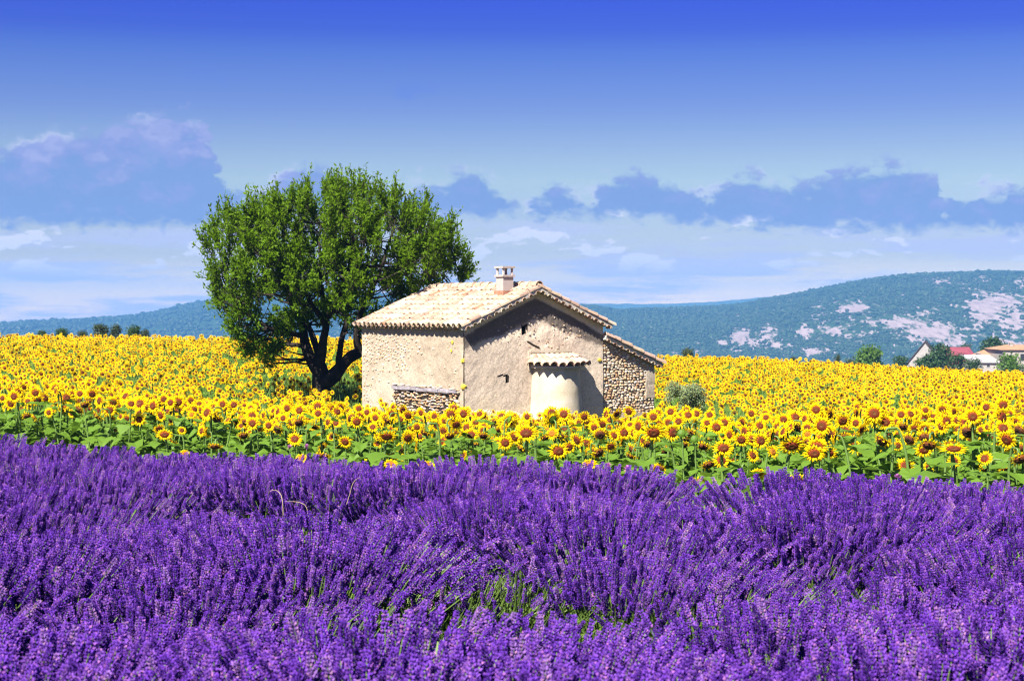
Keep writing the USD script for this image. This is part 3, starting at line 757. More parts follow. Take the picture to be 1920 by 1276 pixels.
g = np.random.default_rng(31)
OV, OE = 0.205, 0.155
for sgn in (-1, 1):
    x_e = -OE if sgn < 0 else W + OE
    z_e = EAVE - OE * SL
    dn = np.array([x_e - W / 2, 0, z_e - PEAK]); ln = np.linalg.norm(dn); dn /= ln
    nrm = np.array([sgn * SL, 0, 1.0]); nrm /= np.linalg.norm(nrm)
    # deck
    d = [np.array([W / 2, yy, PEAK]) for yy in (-OV + 0.04, LEN + 0.04)] + [np.array([x_e - sgn * 0.03, yy, z_e + 0.012]) for yy in (LEN + 0.04, -OV + 0.04)]
    dv = np.vstack([np.array(d) + nrm * 0.035, np.array(d) + nrm * 0.005])
    deck = obj('roof', (dv, [[0, 1, 2, 3], [7, 6, 5, 4], [0, 4, 5, 1], [1, 5, 6, 2], [2, 6, 7, 3], [3, 7, 4, 0]]), M['cornice'], HOUSE, label='sunlit slope of weathered canal tiles' if sgn < 0 else 'far slope of canal tiles')
    pitch = 0.222; ncol = int((LEN + OV) / pitch) + 1; nrow = 8; exp = (ln + 0.05) / nrow
    pans, rest = [MB() for _ in TILE], [MB() for _ in TILE]
    ey = np.cross(nrm, -dn)
    for c in range(ncol):
        y = -OV + 0.06 + c * (LEN + OV - 0.1) / (ncol - 1)
        for r in range(nrow):
            o = np.array([x_e, y, z_e]) - dn * (r * exp - 0.06 + g.uniform(-.02, .02)) + nrm * (0.045 + 0.0 + g.uniform(-.007, .009)) + [0, g.uniform(-.012, .012), 0]
            ax = -dn + nrm * (-0.032 + g.uniform(-.014, .014)) + [0, g.uniform(-.03, .03), 0]
            tv, tf = half_tube(exp + 0.1, 0.094, 0.074)
            tv = place(tv, o, ax, np.cross(nrm, ax))
            k = g.choice(6, p=TILE_W)
            if sgn < 0 or c == 0:
                obj('tile', (tv, tf), TILE[k], deck)
            else:
                rest[k].add(tv, tf)
            pv, pf = half_tube(exp + 0.1, 0.085, 0.10, flip=-1)
            o2 = np.array([x_e, y + pitch / 2, z_e]) - dn * (r * exp - 0.045) + nrm * (0.10 - 0.006)
            pans[g.choice(6, p=TILE_W)].add(place(pv, o2, -dn + nrm * -0.03, np.cross(nrm, -dn)), pf)
    for k, mb in enumerate(pans):
        if mb.n: mb.build('under_tiles', TILE[k], deck, kind='stuff')
    for k, mb in enumerate(rest):
        if mb.n: mb.build('tile_rows', TILE[k], deck, kind='stuff')
    if sgn < 0:
        for k in range(14):
            y = -OV + 0.03 + k * (LEN + OV - 0.12) / 14
            tv, tf = half_tube(0.42, 0.12, 0.10)
            obj('ridge_tile', (place(tv, [W / 2, y, PEAK + 0.075 + g.uniform(-.006, .006)], [g.uniform(-.02, .02), 1, -0.02], [-1, 0, 0]), tf), TILE[g.choice(6, p=TILE_W)], deck)


def cornice(name, p0, p1, out, depth, n, drop_=0.085, r=0.072, label=None, start=0.0):
    """A row of tile ends bedded in mortar along p0-p1, standing out by depth."""
    p0, p1, out = np.asarray(p0, float), np.asarray(p1, float), np.asarray(out, float)
    L_ = np.linalg.norm(p1 - p0); ex = (p1 - p0) / L_; ez = np.cross(out, ex); ez = ez if ez[2] > 0 else -ez
    poly = sbox(0, -drop_, L_, 0.0)
    cs = [(k + 0.5) * L_ / n for k in range(n)]
    poly = poly.difference(unary_union([Point(c, -drop_ - 0.012).buffer(r, 6) for c in cs]))
    gs = getattr(poly, 'geoms', [poly])
    b = MB()
    for q in gs:
        e = trimesh.creation.extrude_polygon(q, depth)
        v = np.array(e.vertices)
        f = np.array(e.faces)
        b.add(p0 + v[:, :1] * ex + v[:, 1:2] * ez + v[:, 2:] * out, f if np.dot(np.cross(ex, ez), out) > 0 else f[:, ::-1])
    path = b.build(name, M['cornice'], HOUSE, label=label)
    for c in cs:
        tv, tf = half_tube(depth + 0.015 + g.uniform(0, .012), r, r - 0.004, th=0.013)
        ey = ex if np.dot(np.cross(out, ex), ez) > 0 else -ex
        obj('cornice_tile', (place(tv, p0 + ex * c + ez * (-drop_ - 0.012), out, ey), tf), TILE[g.choice(6, p=[.25, .25, .2, .15, .13, .02])], path)
    return path


cornice('cornice', [-0.005, LEN, EAVE - 0.02], [-0.005, 0.0, EAVE - 0.02], [-1, 0, 0], 0.13, 22, label='scalloped tile cornice under the side eaves')
nr_ = np.array([-SL, 0, 1]) / math.hypot(SL, 1)
cornice('cornice', np.array([-OE, -0.02, EAVE - OE * SL]) + nr_ * 0.03, np.array([W / 2, -0.02, PEAK]) + nr_ * 0.03, [0, -1, 0], OV - 0.02, 11, 0.095, 0.075, label='scalloped rake of the gable, left half')
nr_ = np.array([SL, 0, 1]) / math.hypot(SL, 1)
cornice('cornice', np.array([W / 2 + 0.004, -0.02, PEAK]) + nr_ * 0.03, np.array([W + OE, -0.02, EAVE - OE * SL]) + nr_ * 0.03, [0, -1, 0], OV - 0.02, 11, 0.095, 0.075, label='scalloped rake of the gable, right half')
# lean-to roof
x0, x1 = W + 0.0, W2 + 0.16
pz0, pz1 = leanroof(x0) + 0.03, leanroof(x1) + 0.03
dn = np.array([x1 - x0, 0, pz1 - pz0]); ln = np.linalg.norm(dn); dn /= ln; nrm = np.array([-dn[2], 0, dn[0]])
d = [np.array([x0, -0.14, pz0]), np.array([x1, -0.14, pz1]), np.array([x1, 3.65, pz1]), np.array([x0, 3.65, pz0])]
dv = np.vstack([np.array(d) + nrm * 0.05, np.array(d) + nrm * 0.02])
deck = obj('lean_to_roof', (dv, [[0, 1, 2, 3], [7, 6, 5, 4], [0, 4, 5, 1], [1, 5, 6, 2], [2, 6, 7, 3], [3, 7, 4, 0]]), M['cornice'], HOUSE)
rest = [MB() for _ in TILE]
for c in range(17):
    for r in range(5):
        exp = ln / 5
        tv, tf = half_tube(exp + 0.08, 0.1, 0.082)
        o = np.array([x1, -0.1 + c * 0.222, pz1]) - dn * (r * exp - 0.04) + nrm * (0.06 + g.uniform(-.005, .008))
        tv = place(tv, o, -dn + nrm * -0.04, np.cross(nrm, -dn)); k = g.choice(6, p=TILE_W)
        obj('tile', (tv, tf), TILE[k], deck) if c < 2 else rest[k].add(tv, tf)
for k, mb in enumerate(rest):
    if mb.n: mb.build('tile_rows', TILE[k], deck, kind='stuff')
cornice('cornice', np.array([x0 + 0.01, 0.04, pz0]) + nrm * 0.02, np.array([x1, 0.04, pz1]) + nrm * 0.02, [0, -1, 0], 0.17, 9, 0.085, 0.07, label='scalloped rake of the lean-to')

# bread oven bulging from the gable, with its own little tiled roof
oc = 2.60
na, nzz = 40, 30
A, Tz = np.meshgrid(np.linspace(0, PI, na), np.linspace(0, 1, nzz))
hw = 0.85 - 0.21 * Tz ** 0.8; dp = 0.86 - 0.22 * Tz
ov = np.stack([oc - hw * np.cos(A), -dp * np.sin(A), -0.9 + Tz * 3.02], -1)
nv = meshkit.fbm(ov * 2.5, 4)[..., None] - 0.5
ov[..., :2] += 0.035 * nv * np.stack([-np.cos(A), -np.sin(A)], -1)
oven = obj('bread_oven', (ov.reshape(-1, 3), grid_faces(nzz, na)), M['oven'], HOUSE, smooth=True, label='rounded pale oven bulging from the gable wall')
fattr(oven, 'stain', (0.22 * (1 - Tz) * (np.cos(A) < 0.2)).ravel())
ztop = 2.12
apex = np.array([oc, 0.03, ztop + 0.36])
slab = MB()
ra = np.linspace(0, PI, 15)
rim = np.stack([oc - 0.72 * np.cos(ra), -0.72 * np.sin(ra) - 0.02, ztop + 0.04 + 0 * ra], 1)
top_ = np.stack([oc - 0.62 * np.cos(ra), -0.10 * np.sin(ra) + 0.02, ztop + 0.26 + 0 * ra], 1)
n_ = len(ra)
sv_ = np.vstack([rim, top_, rim - [0, 0, 0.05]])
f_ = [[k, k + 1, n_ + k + 1, n_ + k] for k in range(n_ - 1)] + [[k + 1, k, 2 * n_ + k, 2 * n_ + k + 1] for k in range(n_ - 1)]
cap = obj('oven_roof', (sv_, f_), M['cornice'], HOUSE)
ncv = 12
for c in range(ncv):
    a = PI * (c + 0.5) / ncv
    lo = np.array([oc - 0.80 * math.cos(a), -0.82 * math.sin(a) ** 0.8 - 0.02, ztop + 0.06 + 0.015 * math.sin(3 * c)])
    hi = np.array([oc - 0.60 * math.cos(a), 0.02, ztop + 0.27])
    mid = lo + (hi - lo) * 0.5
    for (p_, q_, lift, r0, r1) in ((lo, mid, 0.0, 0.105, 0.09), (mid, hi, 0.012, 0.098, 0.082)):
        ax = hi - lo; ey = np.cross([0, 0, 1.0], ax)
        tv, tf = half_tube(np.linalg.norm(q_ - p_) + 0.05, r0, r1)
        obj('tile', (place(tv, p_ + [0, 0, lift + g.uniform(-.006, .006)], ax, ey), tf), TILE[g.choice(5)], cap)
MB().box(oc - 0.72, oc + 0.5, -0.05, 0.03, ztop + 0.36, ztop + 0.42).build('mortar_fillet', M['oven'], cap)

# chimney
cx, cy, hwid = 1.62, 0.66, 0.15
st = MB().box(cx - hwid, cx + hwid, cy - hwid, cy + hwid, 3.7, 4.31).build('chimney', M['chimney'], HOUSE, label='short rendered chimney with a flat cap on small pillars')
MB().box(cx - hwid - .03, cx + hwid + .03, cy - hwid - .03, cy + hwid + .03, 4.31, 4.36).build('collar', M['chimney'], st)
for dx in (-1, 0, 1):
    for dy in (-1, 0, 1):
        if (dx or dy) and not (dx == 0 and dy == 0) and abs(dx) + abs(dy) != 1:
            MB().tube([(cx + dx * .125, cy + dy * .125, 4.36), (cx + dx * .125, cy + dy * .125, 4.44), (cx + dx * .125, cy + dy * .125, 4.52)], [.035, .026, .035], 6).build('pillar', M['chimney'], st)
MB().box(cx - hwid - .035, cx + hwid + .035, cy - hwid - .035, cy + hwid + .035, 4.52, 4.565).build('cap', M['chimney'], st)
MB().box(cx - hwid - .04, cx + hwid + .04, cy - hwid - .06, cy + hwid + .04, 3.72, roofline(cx) + 0.14).build('flashing', TILE[5], st)


# ------------------------------------------------------------------ the almond tree
def catmull(pts, n=8):
    p = np.asarray(pts, float)
    if len(p) < 3:
        return np.linspace(p[0], p[-1], n)
    t = np.arange(len(p)); return PchipInterpolator(t, p, axis=0)(np.linspace(0, len(p) - 1, n * (len(p) - 1) + 1))


def almond_tree():
    g = np.random.default_rng(5)
    Y0 = 47.0
    base = at(600, 745, Y0)
    zg = float(ground_z(base[0], Y0))
    root = thing('almond_tree', 'large green almond tree with a forked black trunk beside the stone cabin', 'tree', (base[0], Y0, zg))
    org = np.array([base[0], Y0, zg])

    def w(px, py, dy=0.0):
        return at(px, py, Y0 + dy) - org
    limbs = []

    def limb(pts, r0, r1, name='limb', m=M['bark'], gnarl=0.05):
        p = catmull([w(*q) for q in pts], 7)
        p += gnarl * (np.stack([meshkit.noise(p * 1.7 + k * 11, k) for k in range(3)], 1) - 0.5) * 2
        r = np.linspace(r0, r1, len(p))
        r = r * .82
        b = MB(); b.tube(p, r * (0.9 + 0.25 * meshkit.noise(p * 3.1)), 9)
        obj(name, b.mesh(), m, root, smooth=True)
        limbs.append((p, r))
        return p
    tr = catmull([np.array([0.0, 0, -0.3]), w(604, 752), w(602, 725), w(601, 702), w(594, 684)], 7)
    b = MB(); b.tube(tr, np.interp(np.arange(len(tr)), [0, 7, 14, len(tr) - 1], [0.37, 0.31, 0.255, 0.21]), 12)
    v, f = b.mesh(); v += 0.10 * (np.stack([meshkit.fbm(v * np.array([3, 3, 1.0]) + 9 * k, 3) for k in range(3)], 1) - 0.5)
    obj('trunk', (v, f), M['bark'], root, smooth=True)
    limb([(594, 690), (576, 655, .1), (566, 612, .2), (545, 562, .3), (525, 500, .2), (510, 440, .1)], 0.20, 0.03)
    limb([(598, 686), (606, 640, -.4), (611, 590, -.6), (600, 520, -.9), (602, 420, -.8)], 0.17, 0.03)
    limb([(603, 718), (632, 699, -.1), (660, 668, 0), (692, 650, .2), (740, 610, .4), (775, 560, .5), (805, 480, .5)], 0.26, 0.03)
    limb([(640, 690, -.1), (637, 650, .4), (650, 592, .7), (672, 510, .9), (690, 410, .8)], 0.12, 0.025)
    limb([(678, 656, .1), (668, 620, -.2), (684, 570, -.5), (722, 480, -.8), (740, 410, -.8)], 0.13, 0.025)
    limb([(569, 630, .1), (530, 622, -.4), (480, 600, -.9), (440, 565, -1.2), (415, 520, -1.2)], 0.10, 0.02)
    limb([(600, 690, 0), (590, 640, .9), (570, 590, 1.5), (560, 500, 2.0), (570, 430, 2.0)], 0.14, 0.02)
    limb([(720, 628, .3), (730, 590, 1.0), (780, 540, 1.4), (830, 490, 1.3)], 0.10, 0.02)
    limb([(740, 610, .4), (790, 590, -.2), (840, 560, -.4), (870, 520, -.2)], 0.09, 0.015)
    limb([(607, 610, -.5), (580, 560, -1.5), (540, 510, -2.2), (500, 450, -2.2)], 0.09, 0.02)
    limb([(610, 600, -.5), (640, 545, -1.8), (660, 470, -2.3), (660, 400, -2.0)], 0.09, 0.02)
    limb([(575, 650, .1), (520, 640, .8), (470, 620, 1.3), (430, 590, 1.4)], 0.08, 0.015)
    outline = Polygon([(372, 472), (384, 440), (400, 405), (428, 380), (462, 378), (495, 350), (545, 352), (562, 334), (600, 326), (640, 334), (665, 328), (700, 332), (735, 345), (757, 365), (790, 362), (812, 385), (838, 398), (862, 425), (882, 432), (872, 470), (880, 500),
                       (896, 522), (880, 540), (800, 565), (750, 600), (700, 640), (668, 628), (640, 620), (612, 612), (585, 618), (556, 634), (540, 664), (505, 688), (480, 672), (462, 690), (446, 640), (408, 610), (384, 585), (382, 545), (396, 520)])
    allp = np.vstack([p for p, _ in limbs]); allr = np.concatenate([r for _, r in limbs])
    minx, miny, maxx, maxy = outline.bounds
    cl = []
    twigs, leafp, leafd = MB(), [], []
    n_want = 430
    while len(cl) < n_want:
        px, py = g.uniform(minx, maxx), g.uniform(miny, maxy)
        q = Point(px, py)
        if not outline.contains(q) or not outline.contains(Point(px, py - 34)):
            continue
        dist = outline.exterior.distance(q)
        if dist < 10:
            continue
        half = 3.0 * math.sqrt(max(0.02, 1 - (1 - min(dist / 120, 1)) ** 2))
        if py > 600:
            half *= 0.75
        # more clusters towards the shell than in the heart
        s = g.choice([-1, 1]) * g.uniform(0, 1) ** 0.55
        c = w(px, py, half * s)
        if cl and np.min(np.linalg.norm(np.array(cl)[:, :3] - c, axis=1)) < 0.27:
            if g.random() < 0.93:
                continue
        cl.append(c)
    cl = np.array(cl)
    ctr = w(630, 560)
    for c in cl:
        # from the nearest limb point that lies lower and further in
        d = np.linalg.norm(allp - c, axis=1) + 1.2 * np.clip(allp[:, 2] - c[2] + 0.25, 0, None)
        i = int(np.argmin(d)); a = allp[i]
        mid = (a + c) / 2 + [0, 0, -0.10 * np.linalg.norm(c - a)] + g.normal(0, 0.05, 3)
        p = catmull([a, mid, c], 4)
        twigs.tube(p, np.linspace(min(0.035, allr[i] * 0.7), 0.010, len(p)), 5)
        out = c - ctr; out = out / np.linalg.norm(out)
        top = np.clip((c[2] - 2.2) / 3.0, 0, 1)
        for sh in range(int(g.integers(8, 13)) + (3 if top > .55 else 0)):
            dr = out * g.uniform(0.25, 0.8) + np.array([0, 0, 0.28 + 0.75 * top]) + g.normal(0, 0.42, 3)
            if sh < 3 and top > .45:
                dr = out * .3 + [0, 0, 1.0] + g.normal(0, .14, 3)
            dr /= np.linalg.norm(dr)
            L_ = g.uniform(0.30, 0.62) * (0.8 + 0.3 * top) * (1.3 if sh < 3 and top > .45 else 1)
            e = c + dr * L_ + [0, 0, 0.06 * L_]
            s0 = c + g.normal(0, 0.07, 3)
            twigs.tube([s0, (s0 + e) / 2 + g.normal(0, 0.012, 3), e], [0.007, 0.005, 0.003], 3)
            n = int(g.integers(13, 20))
            t = g.uniform(0.12, 1.03, n)
            leafp.append(s0 + (e - s0) * t[:, None] + g.normal(0, 0.018, (n, 3)))
            ld = dr * 0.55 + g.normal(0, 0.6, (n, 3)) + [0, 0, 0.05]
            leafd.append(ld)
    lp, ld = np.vstack(leafp), np.vstack(leafd)
    on = lp - ctr; on /= np.linalg.norm(on, axis=1, keepdims=True)
    fr = faced(ld, on * 0.55 + [0, 0, 0.55] + g.normal(0, 0.42, ld.shape))
    s = g.uniform(0.085, 0.135, len(lp))
    tv = np.array([(0, 0, 0), (0.21, 0.06, 0.45), (0, 0, 1.0), (-0.21, 0.06, 0.45)]); tf = np.array([(0, 1, 2), (0, 2, 3)])
    crown = MB().many(tv, tf, fr * s[:, None, None], lp)
    twigs.build('branches', M['bark'], root, kind='stuff')
    crown.build('crown', M['almond_leaf'], root)
    print('almond leaves', len(lp))


almond_tree()


def leafy(name, parent, m, centres, radii, n, size, g, up=0.3, asp=0.4, shell=0.55):
    """A crown of leaf clumps: n leaf-sized faces spread over several uneven lobes."""
    centres = np.asarray(centres, float); radii = np.asarray(radii, float)
    wts = (radii.prod(1)) ** 0.66; wts /= wts.sum()
    k = g.choice(len(centres), n, p=wts)
    d = g.normal(size=(n, 3)); d /= np.linalg.norm(d, axis=1, keepdims=True)
    r = g.uniform(0, 1, n) ** shell * (0.72 + 0.55 * meshkit.fbm(d * 2.3 + k[:, None] * 7.0, 3))
    p = centres[k] + d * r[:, None] * radii[k]
    fr = faced(g.normal(0, 1.0, (n, 3)) + [0, 0, up], d * 0.7 + [0, 0, 0.4] + g.normal(0, 0.45, (n, 3)))
    s = size * g.uniform(0.6, 1.3, n)
    tv = np.array([(0, 0, 0), (asp * .5, 0.08, 0.45), (0, 0, 1.0), (-asp * .5, 0.08, 0.45)]); tf = np.array([(0, 1, 2), (0, 2, 3)])
    return MB().many(tv, tf, fr * s[:, None, None], p).build(name, m, parent)


def olive():
    g = np.random.default_rng(8)
    Y0 = 34.0
    b = at(1277, 800, Y0); zg = float(ground_z(b[0], Y0)); org = np.array([b[0], Y0, zg])
    root = thing('olive_tree', 'small grey-green olive sapling standing right of the cabin', 'tree', org)
    w = lambda px, py, dy=0: at(px, py, Y0 + dy) - org
    b = MB()
    b.tube(catmull([np.array([0.0, 0, -.1]), w(1276, 795), w(1275, 783), w(1277, 776)], 5), np.linspace(.035, .026, 16), 7).build('trunk', M['wood'], root, smooth=True)
    for pts in ([(1277, 777), (1268, 768, .1), (1259, 758), (1256, 740)], [(1277, 777), (1283, 768, -.1), (1293, 755, -.1), (1302, 740)], [(1280, 772), (1276, 755, .15), (1272, 735, .2)], [(1288, 762, -.1), (1306, 760), (1313, 755)]):
        q = catmull([w(*x) for x in pts], 5)
        MB().tube(q, np.linspace(.018, .007, len(q)), 5).build('branch', M['wood'], root)
    cs = [w(1262, 727), w(1275, 735, .1), (w(1256, 745)), w(1290, 738, -.1), w(1307, 733), w(1315, 748), w(1300, 750, .1), w(1284, 755), w(1312, 765, .05), w(1297, 727, .1), w(1279, 764, -.05)]
    rr = [(.16, .16, .15), (.17, .2, .14), (.10, .12, .12), (.18, .2, .15), (.17, .18, .13), (.13, .14, .14), (.2, .2, .14), (.12, .14, .10), (.09, .1, .12), (.15, .15, .1), (.08, .1, .08)]
    leafy('crown', root, M['olive_leaf'], cs, rr, 3600, 0.065, g, asp=0.3, shell=0.5)


olive()


def far_tree(name, px, py, pb, wpx, Y, label, m, lobes=7, n=1600, seed=0, hang=0.0, cat='tree', group=None):
    """A tree whose crown spans wpx pixels round px, from py (top) down to pb, at distance Y."""
    g = np.random.default_rng(seed)
    s = Y / 3200
    b = at(px, pb, Y); zg = min(float(ground_z(b[0], Y)), b[2])
    org = np.array([b[0], Y, zg])
    root = thing(name, label, cat, org, group=group)
    H, wd = (pb - py) * s, wpx * s
    z0 = b[2] - zg
    if cat == 'bush':
        H, z0 = H + z0, 0.0
    cs, rs_ = [], []
    Hv = (pb - py) * s
    zc = z0 + H - Hv / 2
    for k in range(lobes):
        d = g.normal(size=3); d /= np.linalg.norm(d); d *= g.uniform(.25, .72)
        q = g.uniform(.26, .40)
        cs.append((d[0] * wd * .5, d[1] * wd * .5, zc + d[2] * Hv * .5)); rs_.append((q * wd * .5, q * wd * .5, q * Hv * .55))
    cs.append((0, 0, zc)); rs_.append((wd * 0.40, wd * 0.4, Hv * 0.44))
    cs.append((0, 0, zc - Hv * .35)); rs_.append((wd * 0.45, wd * 0.45, Hv * 0.3))
    if cat == 'bush':
        cs.append((0, 0, (zc - Hv * .3) * .5)); rs_.append((wd * .42, wd * .42, (zc - Hv * .3) * .5))
    MB().tube([(0, 0, -0.3), (0.02 * wd, 0, z0 + H * 0.3), (0, 0.02, z0 + H * 0.7)], [wd * .045, wd * .035, wd * .015], 7).build('trunk', M['wood'], root, smooth=True)
    lim = MB()
    for c in cs[:5]:
        lim.tube([(0, 0, z0 + H * 0.2), (c[0] * .6, c[1] * .6, z0 + (c[2] - z0) * .7), c], [wd * .02, wd * .014, wd * .006], 5)
    lim.build('limbs', M['wood'], root)
    leafy('crown', root, m, cs, rs_, n, wd * 0.07, g, asp=0.7, shell=0.42)


F, FB, FG = M['far_leaf'], M['far_leaf_bright'], M['far_leaf_grey']
for a in [(78, 618, 630, 22, 110, 'low dark shrub at the far left beyond the sunflowers', F), (117, 613, 632, 34, 108, 'round dark bush left of the wide green bushes on the crest', F), (155, 617, 632, 26, 112, 'pale low shrub left of the olive-green bush on the crest', FG),
          (190, 606, 632, 42, 106, 'olive-green bush, left half of the pair on the left crest', FG), (216, 604, 632, 30, 107, 'olive-green bush, right half of the pair on the left crest', FG), (250, 607, 632, 34, 104, 'dark bush right of the olive-green pair on the left crest', F), (272, 616, 632, 24, 105, 'small rounded bush at the right end of the left crest row', FG),
          (1290, 650, 672, 32, 100, 'small olive shrub on the crest just right of the cabin', FG), (1488, 668, 682, 20, 105, 'tiny grey shrub on the crest left of the bright green tree', FG), (1570, 662, 684, 18, 130, 'thin grey shrub left of the bright green tree', FG)]:
    far_tree('bush', a[0], a[1], a[2], a[3], a[4], a[5], a[6], lobes=6, n=3200, seed=a[0], cat='bush')
for a in [(1629, 643, 690, 64, 280, 'bright green rounded tree left of the hamlet', FB, 2600), (1598, 668, 690, 40, 285, 'brownish green shrub at the left foot of the bright green tree', FG, 900), (1688, 664, 692, 44, 300, 'low dark green shrub between the bright tree and the grey house', F, 1000),
          (1763, 641, 688, 62, 310, 'tall dark green tree in front of the red-roofed barn', F, 2600), (1738, 664, 694, 58, 270, 'broad green bush in front of the grey gable', F, 1800), (1795, 660, 694, 50, 268, 'dark green bush below the red barn roof', F, 1600), (1824, 667, 694, 42, 266, 'green bush left of the white low building', F, 1300),
          (1862, 631, 672, 66, 360, 'large dark tree rising behind the orange roofs', F, 2600), (1893, 657, 700, 62, 250, 'green bush in front of the orange-roofed house', FB, 2200), (1812, 640, 668, 30, 365, 'tree behind the ridge of the red barn', F, 900), (1925, 680, 702, 36, 245, 'green bush at the right edge of the view', F, 900)]:
    far_tree('tree' if a[5].find('tree') >= 0 else 'bush', a[0], a[1], a[2], a[3], a[4], a[5], a[6], n=a[7], seed=a[0], cat='tree' if 'tree ' in a[5] else 'bush')


# ------------------------------------------------------------------ the hamlet on the right
M['white_wall'] = stone_mat('white_wall', [(0.3, (0.240, 0.222, 0.198)), (0.7, (0.300, 0.282, 0.258))], scale=0.6)
M['grey_wall'] = stone_mat('grey_wall', [(0.3, (0.20, 0.195, 0.19)), (0.7, (0.28, 0.27, 0.265))], scale=0.6)
M['red_roof'] = stone_mat('red_roof', [(0.3, (0.13, 0.03, 0.045)), (0.7, (0.19, 0.05, 0.065))], scale=0.7)
M['orange_roof'] = stone_mat('orange_roof', [(0.3, (0.245, 0.129, 0.075)), (0.7, (0.313, 0.184, 0.116))], scale=0.9)
M['pale_roof'] = stone_mat('pale_roof', [(0.3, (0.256, 0.248, 0.264)), (0.7, (0.336, 0.328, 0.344))], scale=0.5)
M['dark_roof'] = stone_mat('dark_roof', [(0.3, (0.03, 0.028, 0.03)), (0.7, (0.07, 0.06, 0.06))], scale=0.7)
M['pane'] = mat('window_pane', {'p': ('principled_bsdf', {'base_color': (0.02, 0.025, 0.03), 'roughness': 0.08})})


def hamlet(name, label, Y, x0, x1, ytop, ridge, ybot, depth, wall, roof, end='gable', windows=(), chimney=None, rz=0.0, over=0.35):
    """A building seen between pixels x0 and x1: eaves at ytop, ridge at row 'ridge', foot hidden below ybot."""
    s = Y / 3200
    c = at((x0 + x1) / 2, ybot, Y)
    zg = float(ground_z(c[0], Y)) - 0.3
    root = thing(name, label, 'building', (c[0], Y, zg), rz)
    w = (x1 - x0) * s / 2
    ze = at(960, ytop, Y)[2] - zg; zr = at(960, ridge, Y + depth / 2)[2] - zg
    b = MB().box(-w, w, 0, 0.3, 0, ze).box(-w, w, depth - 0.3, depth, 0, ze).box(-w, -w + .3, .3, depth - .3, 0, ze).box(w - .3, w, .3, depth - .3, 0, ze)
    wl = b.build('wall', wall, root)
    r = MB()
    o = over
    if end == 'gable':       # ridge runs left-right
        k = (zr - ze) / (depth / 2)
        for y0, y1, za, zb in ((-o, depth / 2, ze - o * k, zr), (depth + o, depth / 2, ze - o * k, zr)):
            v = np.array([(-w - o, y0, za), (w + o, y0, za), (w + o, y1, zb), (-w - o, y1, zb)]); v = np.vstack([v + [0, 0, .02], v + [0, 0, .2]])
            r.add(v, [[0, 3, 2, 1], [4, 5, 6, 7], [0, 1, 5, 4], [1, 2, 6, 5], [2, 3, 7, 6], [3, 0, 4, 7]])
        for sx in (-w + 0.01, w - 0.31):
            MB().add([(sx, 0, ze), (sx, depth, ze), (sx, depth / 2, zr), (sx + .3, 0, ze), (sx + .3, depth, ze), (sx + .3, depth / 2, zr)], np.array([[0, 2, 1], [3, 4, 5], [0, 1, 4], [0, 4, 3], [1, 2, 5], [1, 5, 4], [2, 0, 3], [2, 3, 5]])).build('gable', wall, root)
    elif end == 'hip':
        ins = min(w * 0.55, depth / 2)
        P_ = np.array([(-w - o, -o, ze), (w + o, -o, ze), (w + o, depth + o, ze), (-w - o, depth + o, ze), (-w + ins, depth / 2, zr), (w - ins, depth / 2, zr)])
        f = np.array([[0, 1, 5], [0, 5, 4], [1, 2, 5], [2, 3, 4], [2, 4, 5], [3, 0, 4], [0, 2, 1], [0, 3, 2]])
        r.add(P_ + [0, 0, .03], f)
    elif end == 'front':     # gable towards the camera
        k = (zr - ze) / w
        for sg in (-1, 1):
            v = np.array([(sg * (w + o), -o, ze - o * k), (0, -o, zr), (0, depth + o, zr), (sg * (w + o), depth + o, ze - o * k)])
            v = np.vstack([v + [0, 0, .02], v + [0, 0, .22]])
            r.add(v, [[0, 3, 2, 1], [4, 5, 6, 7], [0, 1, 5, 4], [1, 2, 6, 5], [2, 3, 7, 6], [3, 0, 4, 7]])
        MB().add([(-w, 0.01, ze), (w, 0.01, ze), (0, 0.01, zr), (-w, .3, ze), (w, .3, ze), (0, .3, zr)], np.array([[0, 1, 2], [3, 5, 4], [0, 3, 4], [0, 4, 1], [1, 4, 5], [1, 5, 2], [2, 5, 3], [2, 3, 0]])).build('gable', wall, root)
    else:                    # mono-pitch towards the camera
        v = np.array([(-w - o, -o, ze), (w + o, -o, ze), (w + o, depth + o, zr), (-w - o, depth + o, zr)]); v = np.vstack([v + [0, 0, .02], v + [0, 0, .2]])
        r.add(v, [[0, 3, 2, 1], [4, 5, 6, 7], [0, 1, 5, 4], [1, 2, 6, 5], [2, 3, 7, 6], [3, 0, 4, 7]])
    rf = r.build('roof', roof, root)
    for (fx, z0, ww, hh) in windows:
        x = -w + fx * 2 * w
        fr = MB().box(x - ww / 2 - .08, x + ww / 2 + .08, -.05, -.005, ze * z0 - .08, ze * z0).box(x - ww / 2 - .08, x + ww / 2 + .08, -.05, -.005, ze * z0 + hh, ze * z0 + hh + .08).box(x - ww / 2 - .08, x - ww / 2, -.05, -.005, ze * z0, ze * z0 + hh).box(x + ww / 2, x + ww / 2 + .08, -.05, -.005, ze * z0, ze * z0 + hh).build('window', M['grey_wall'], root)
        MB().box(x - ww / 2, x + ww / 2, -.02, -.004, ze * z0, ze * z0 + hh).build('pane', M['pane'], fr)
    if chimney:
        fx, cw, top = chimney
        x = -w + fx * 2 * w
        MB().box(x - cw / 2, x + cw / 2, depth * .35, depth * .35 + cw, ze - .2, zr + top).box(x - cw / 2 - .1, x + cw / 2 + .1, depth * .35 - .1, depth * .35 + cw + .1, zr + top, zr + top + .15).build('chimney', M['white_wall'], rf)


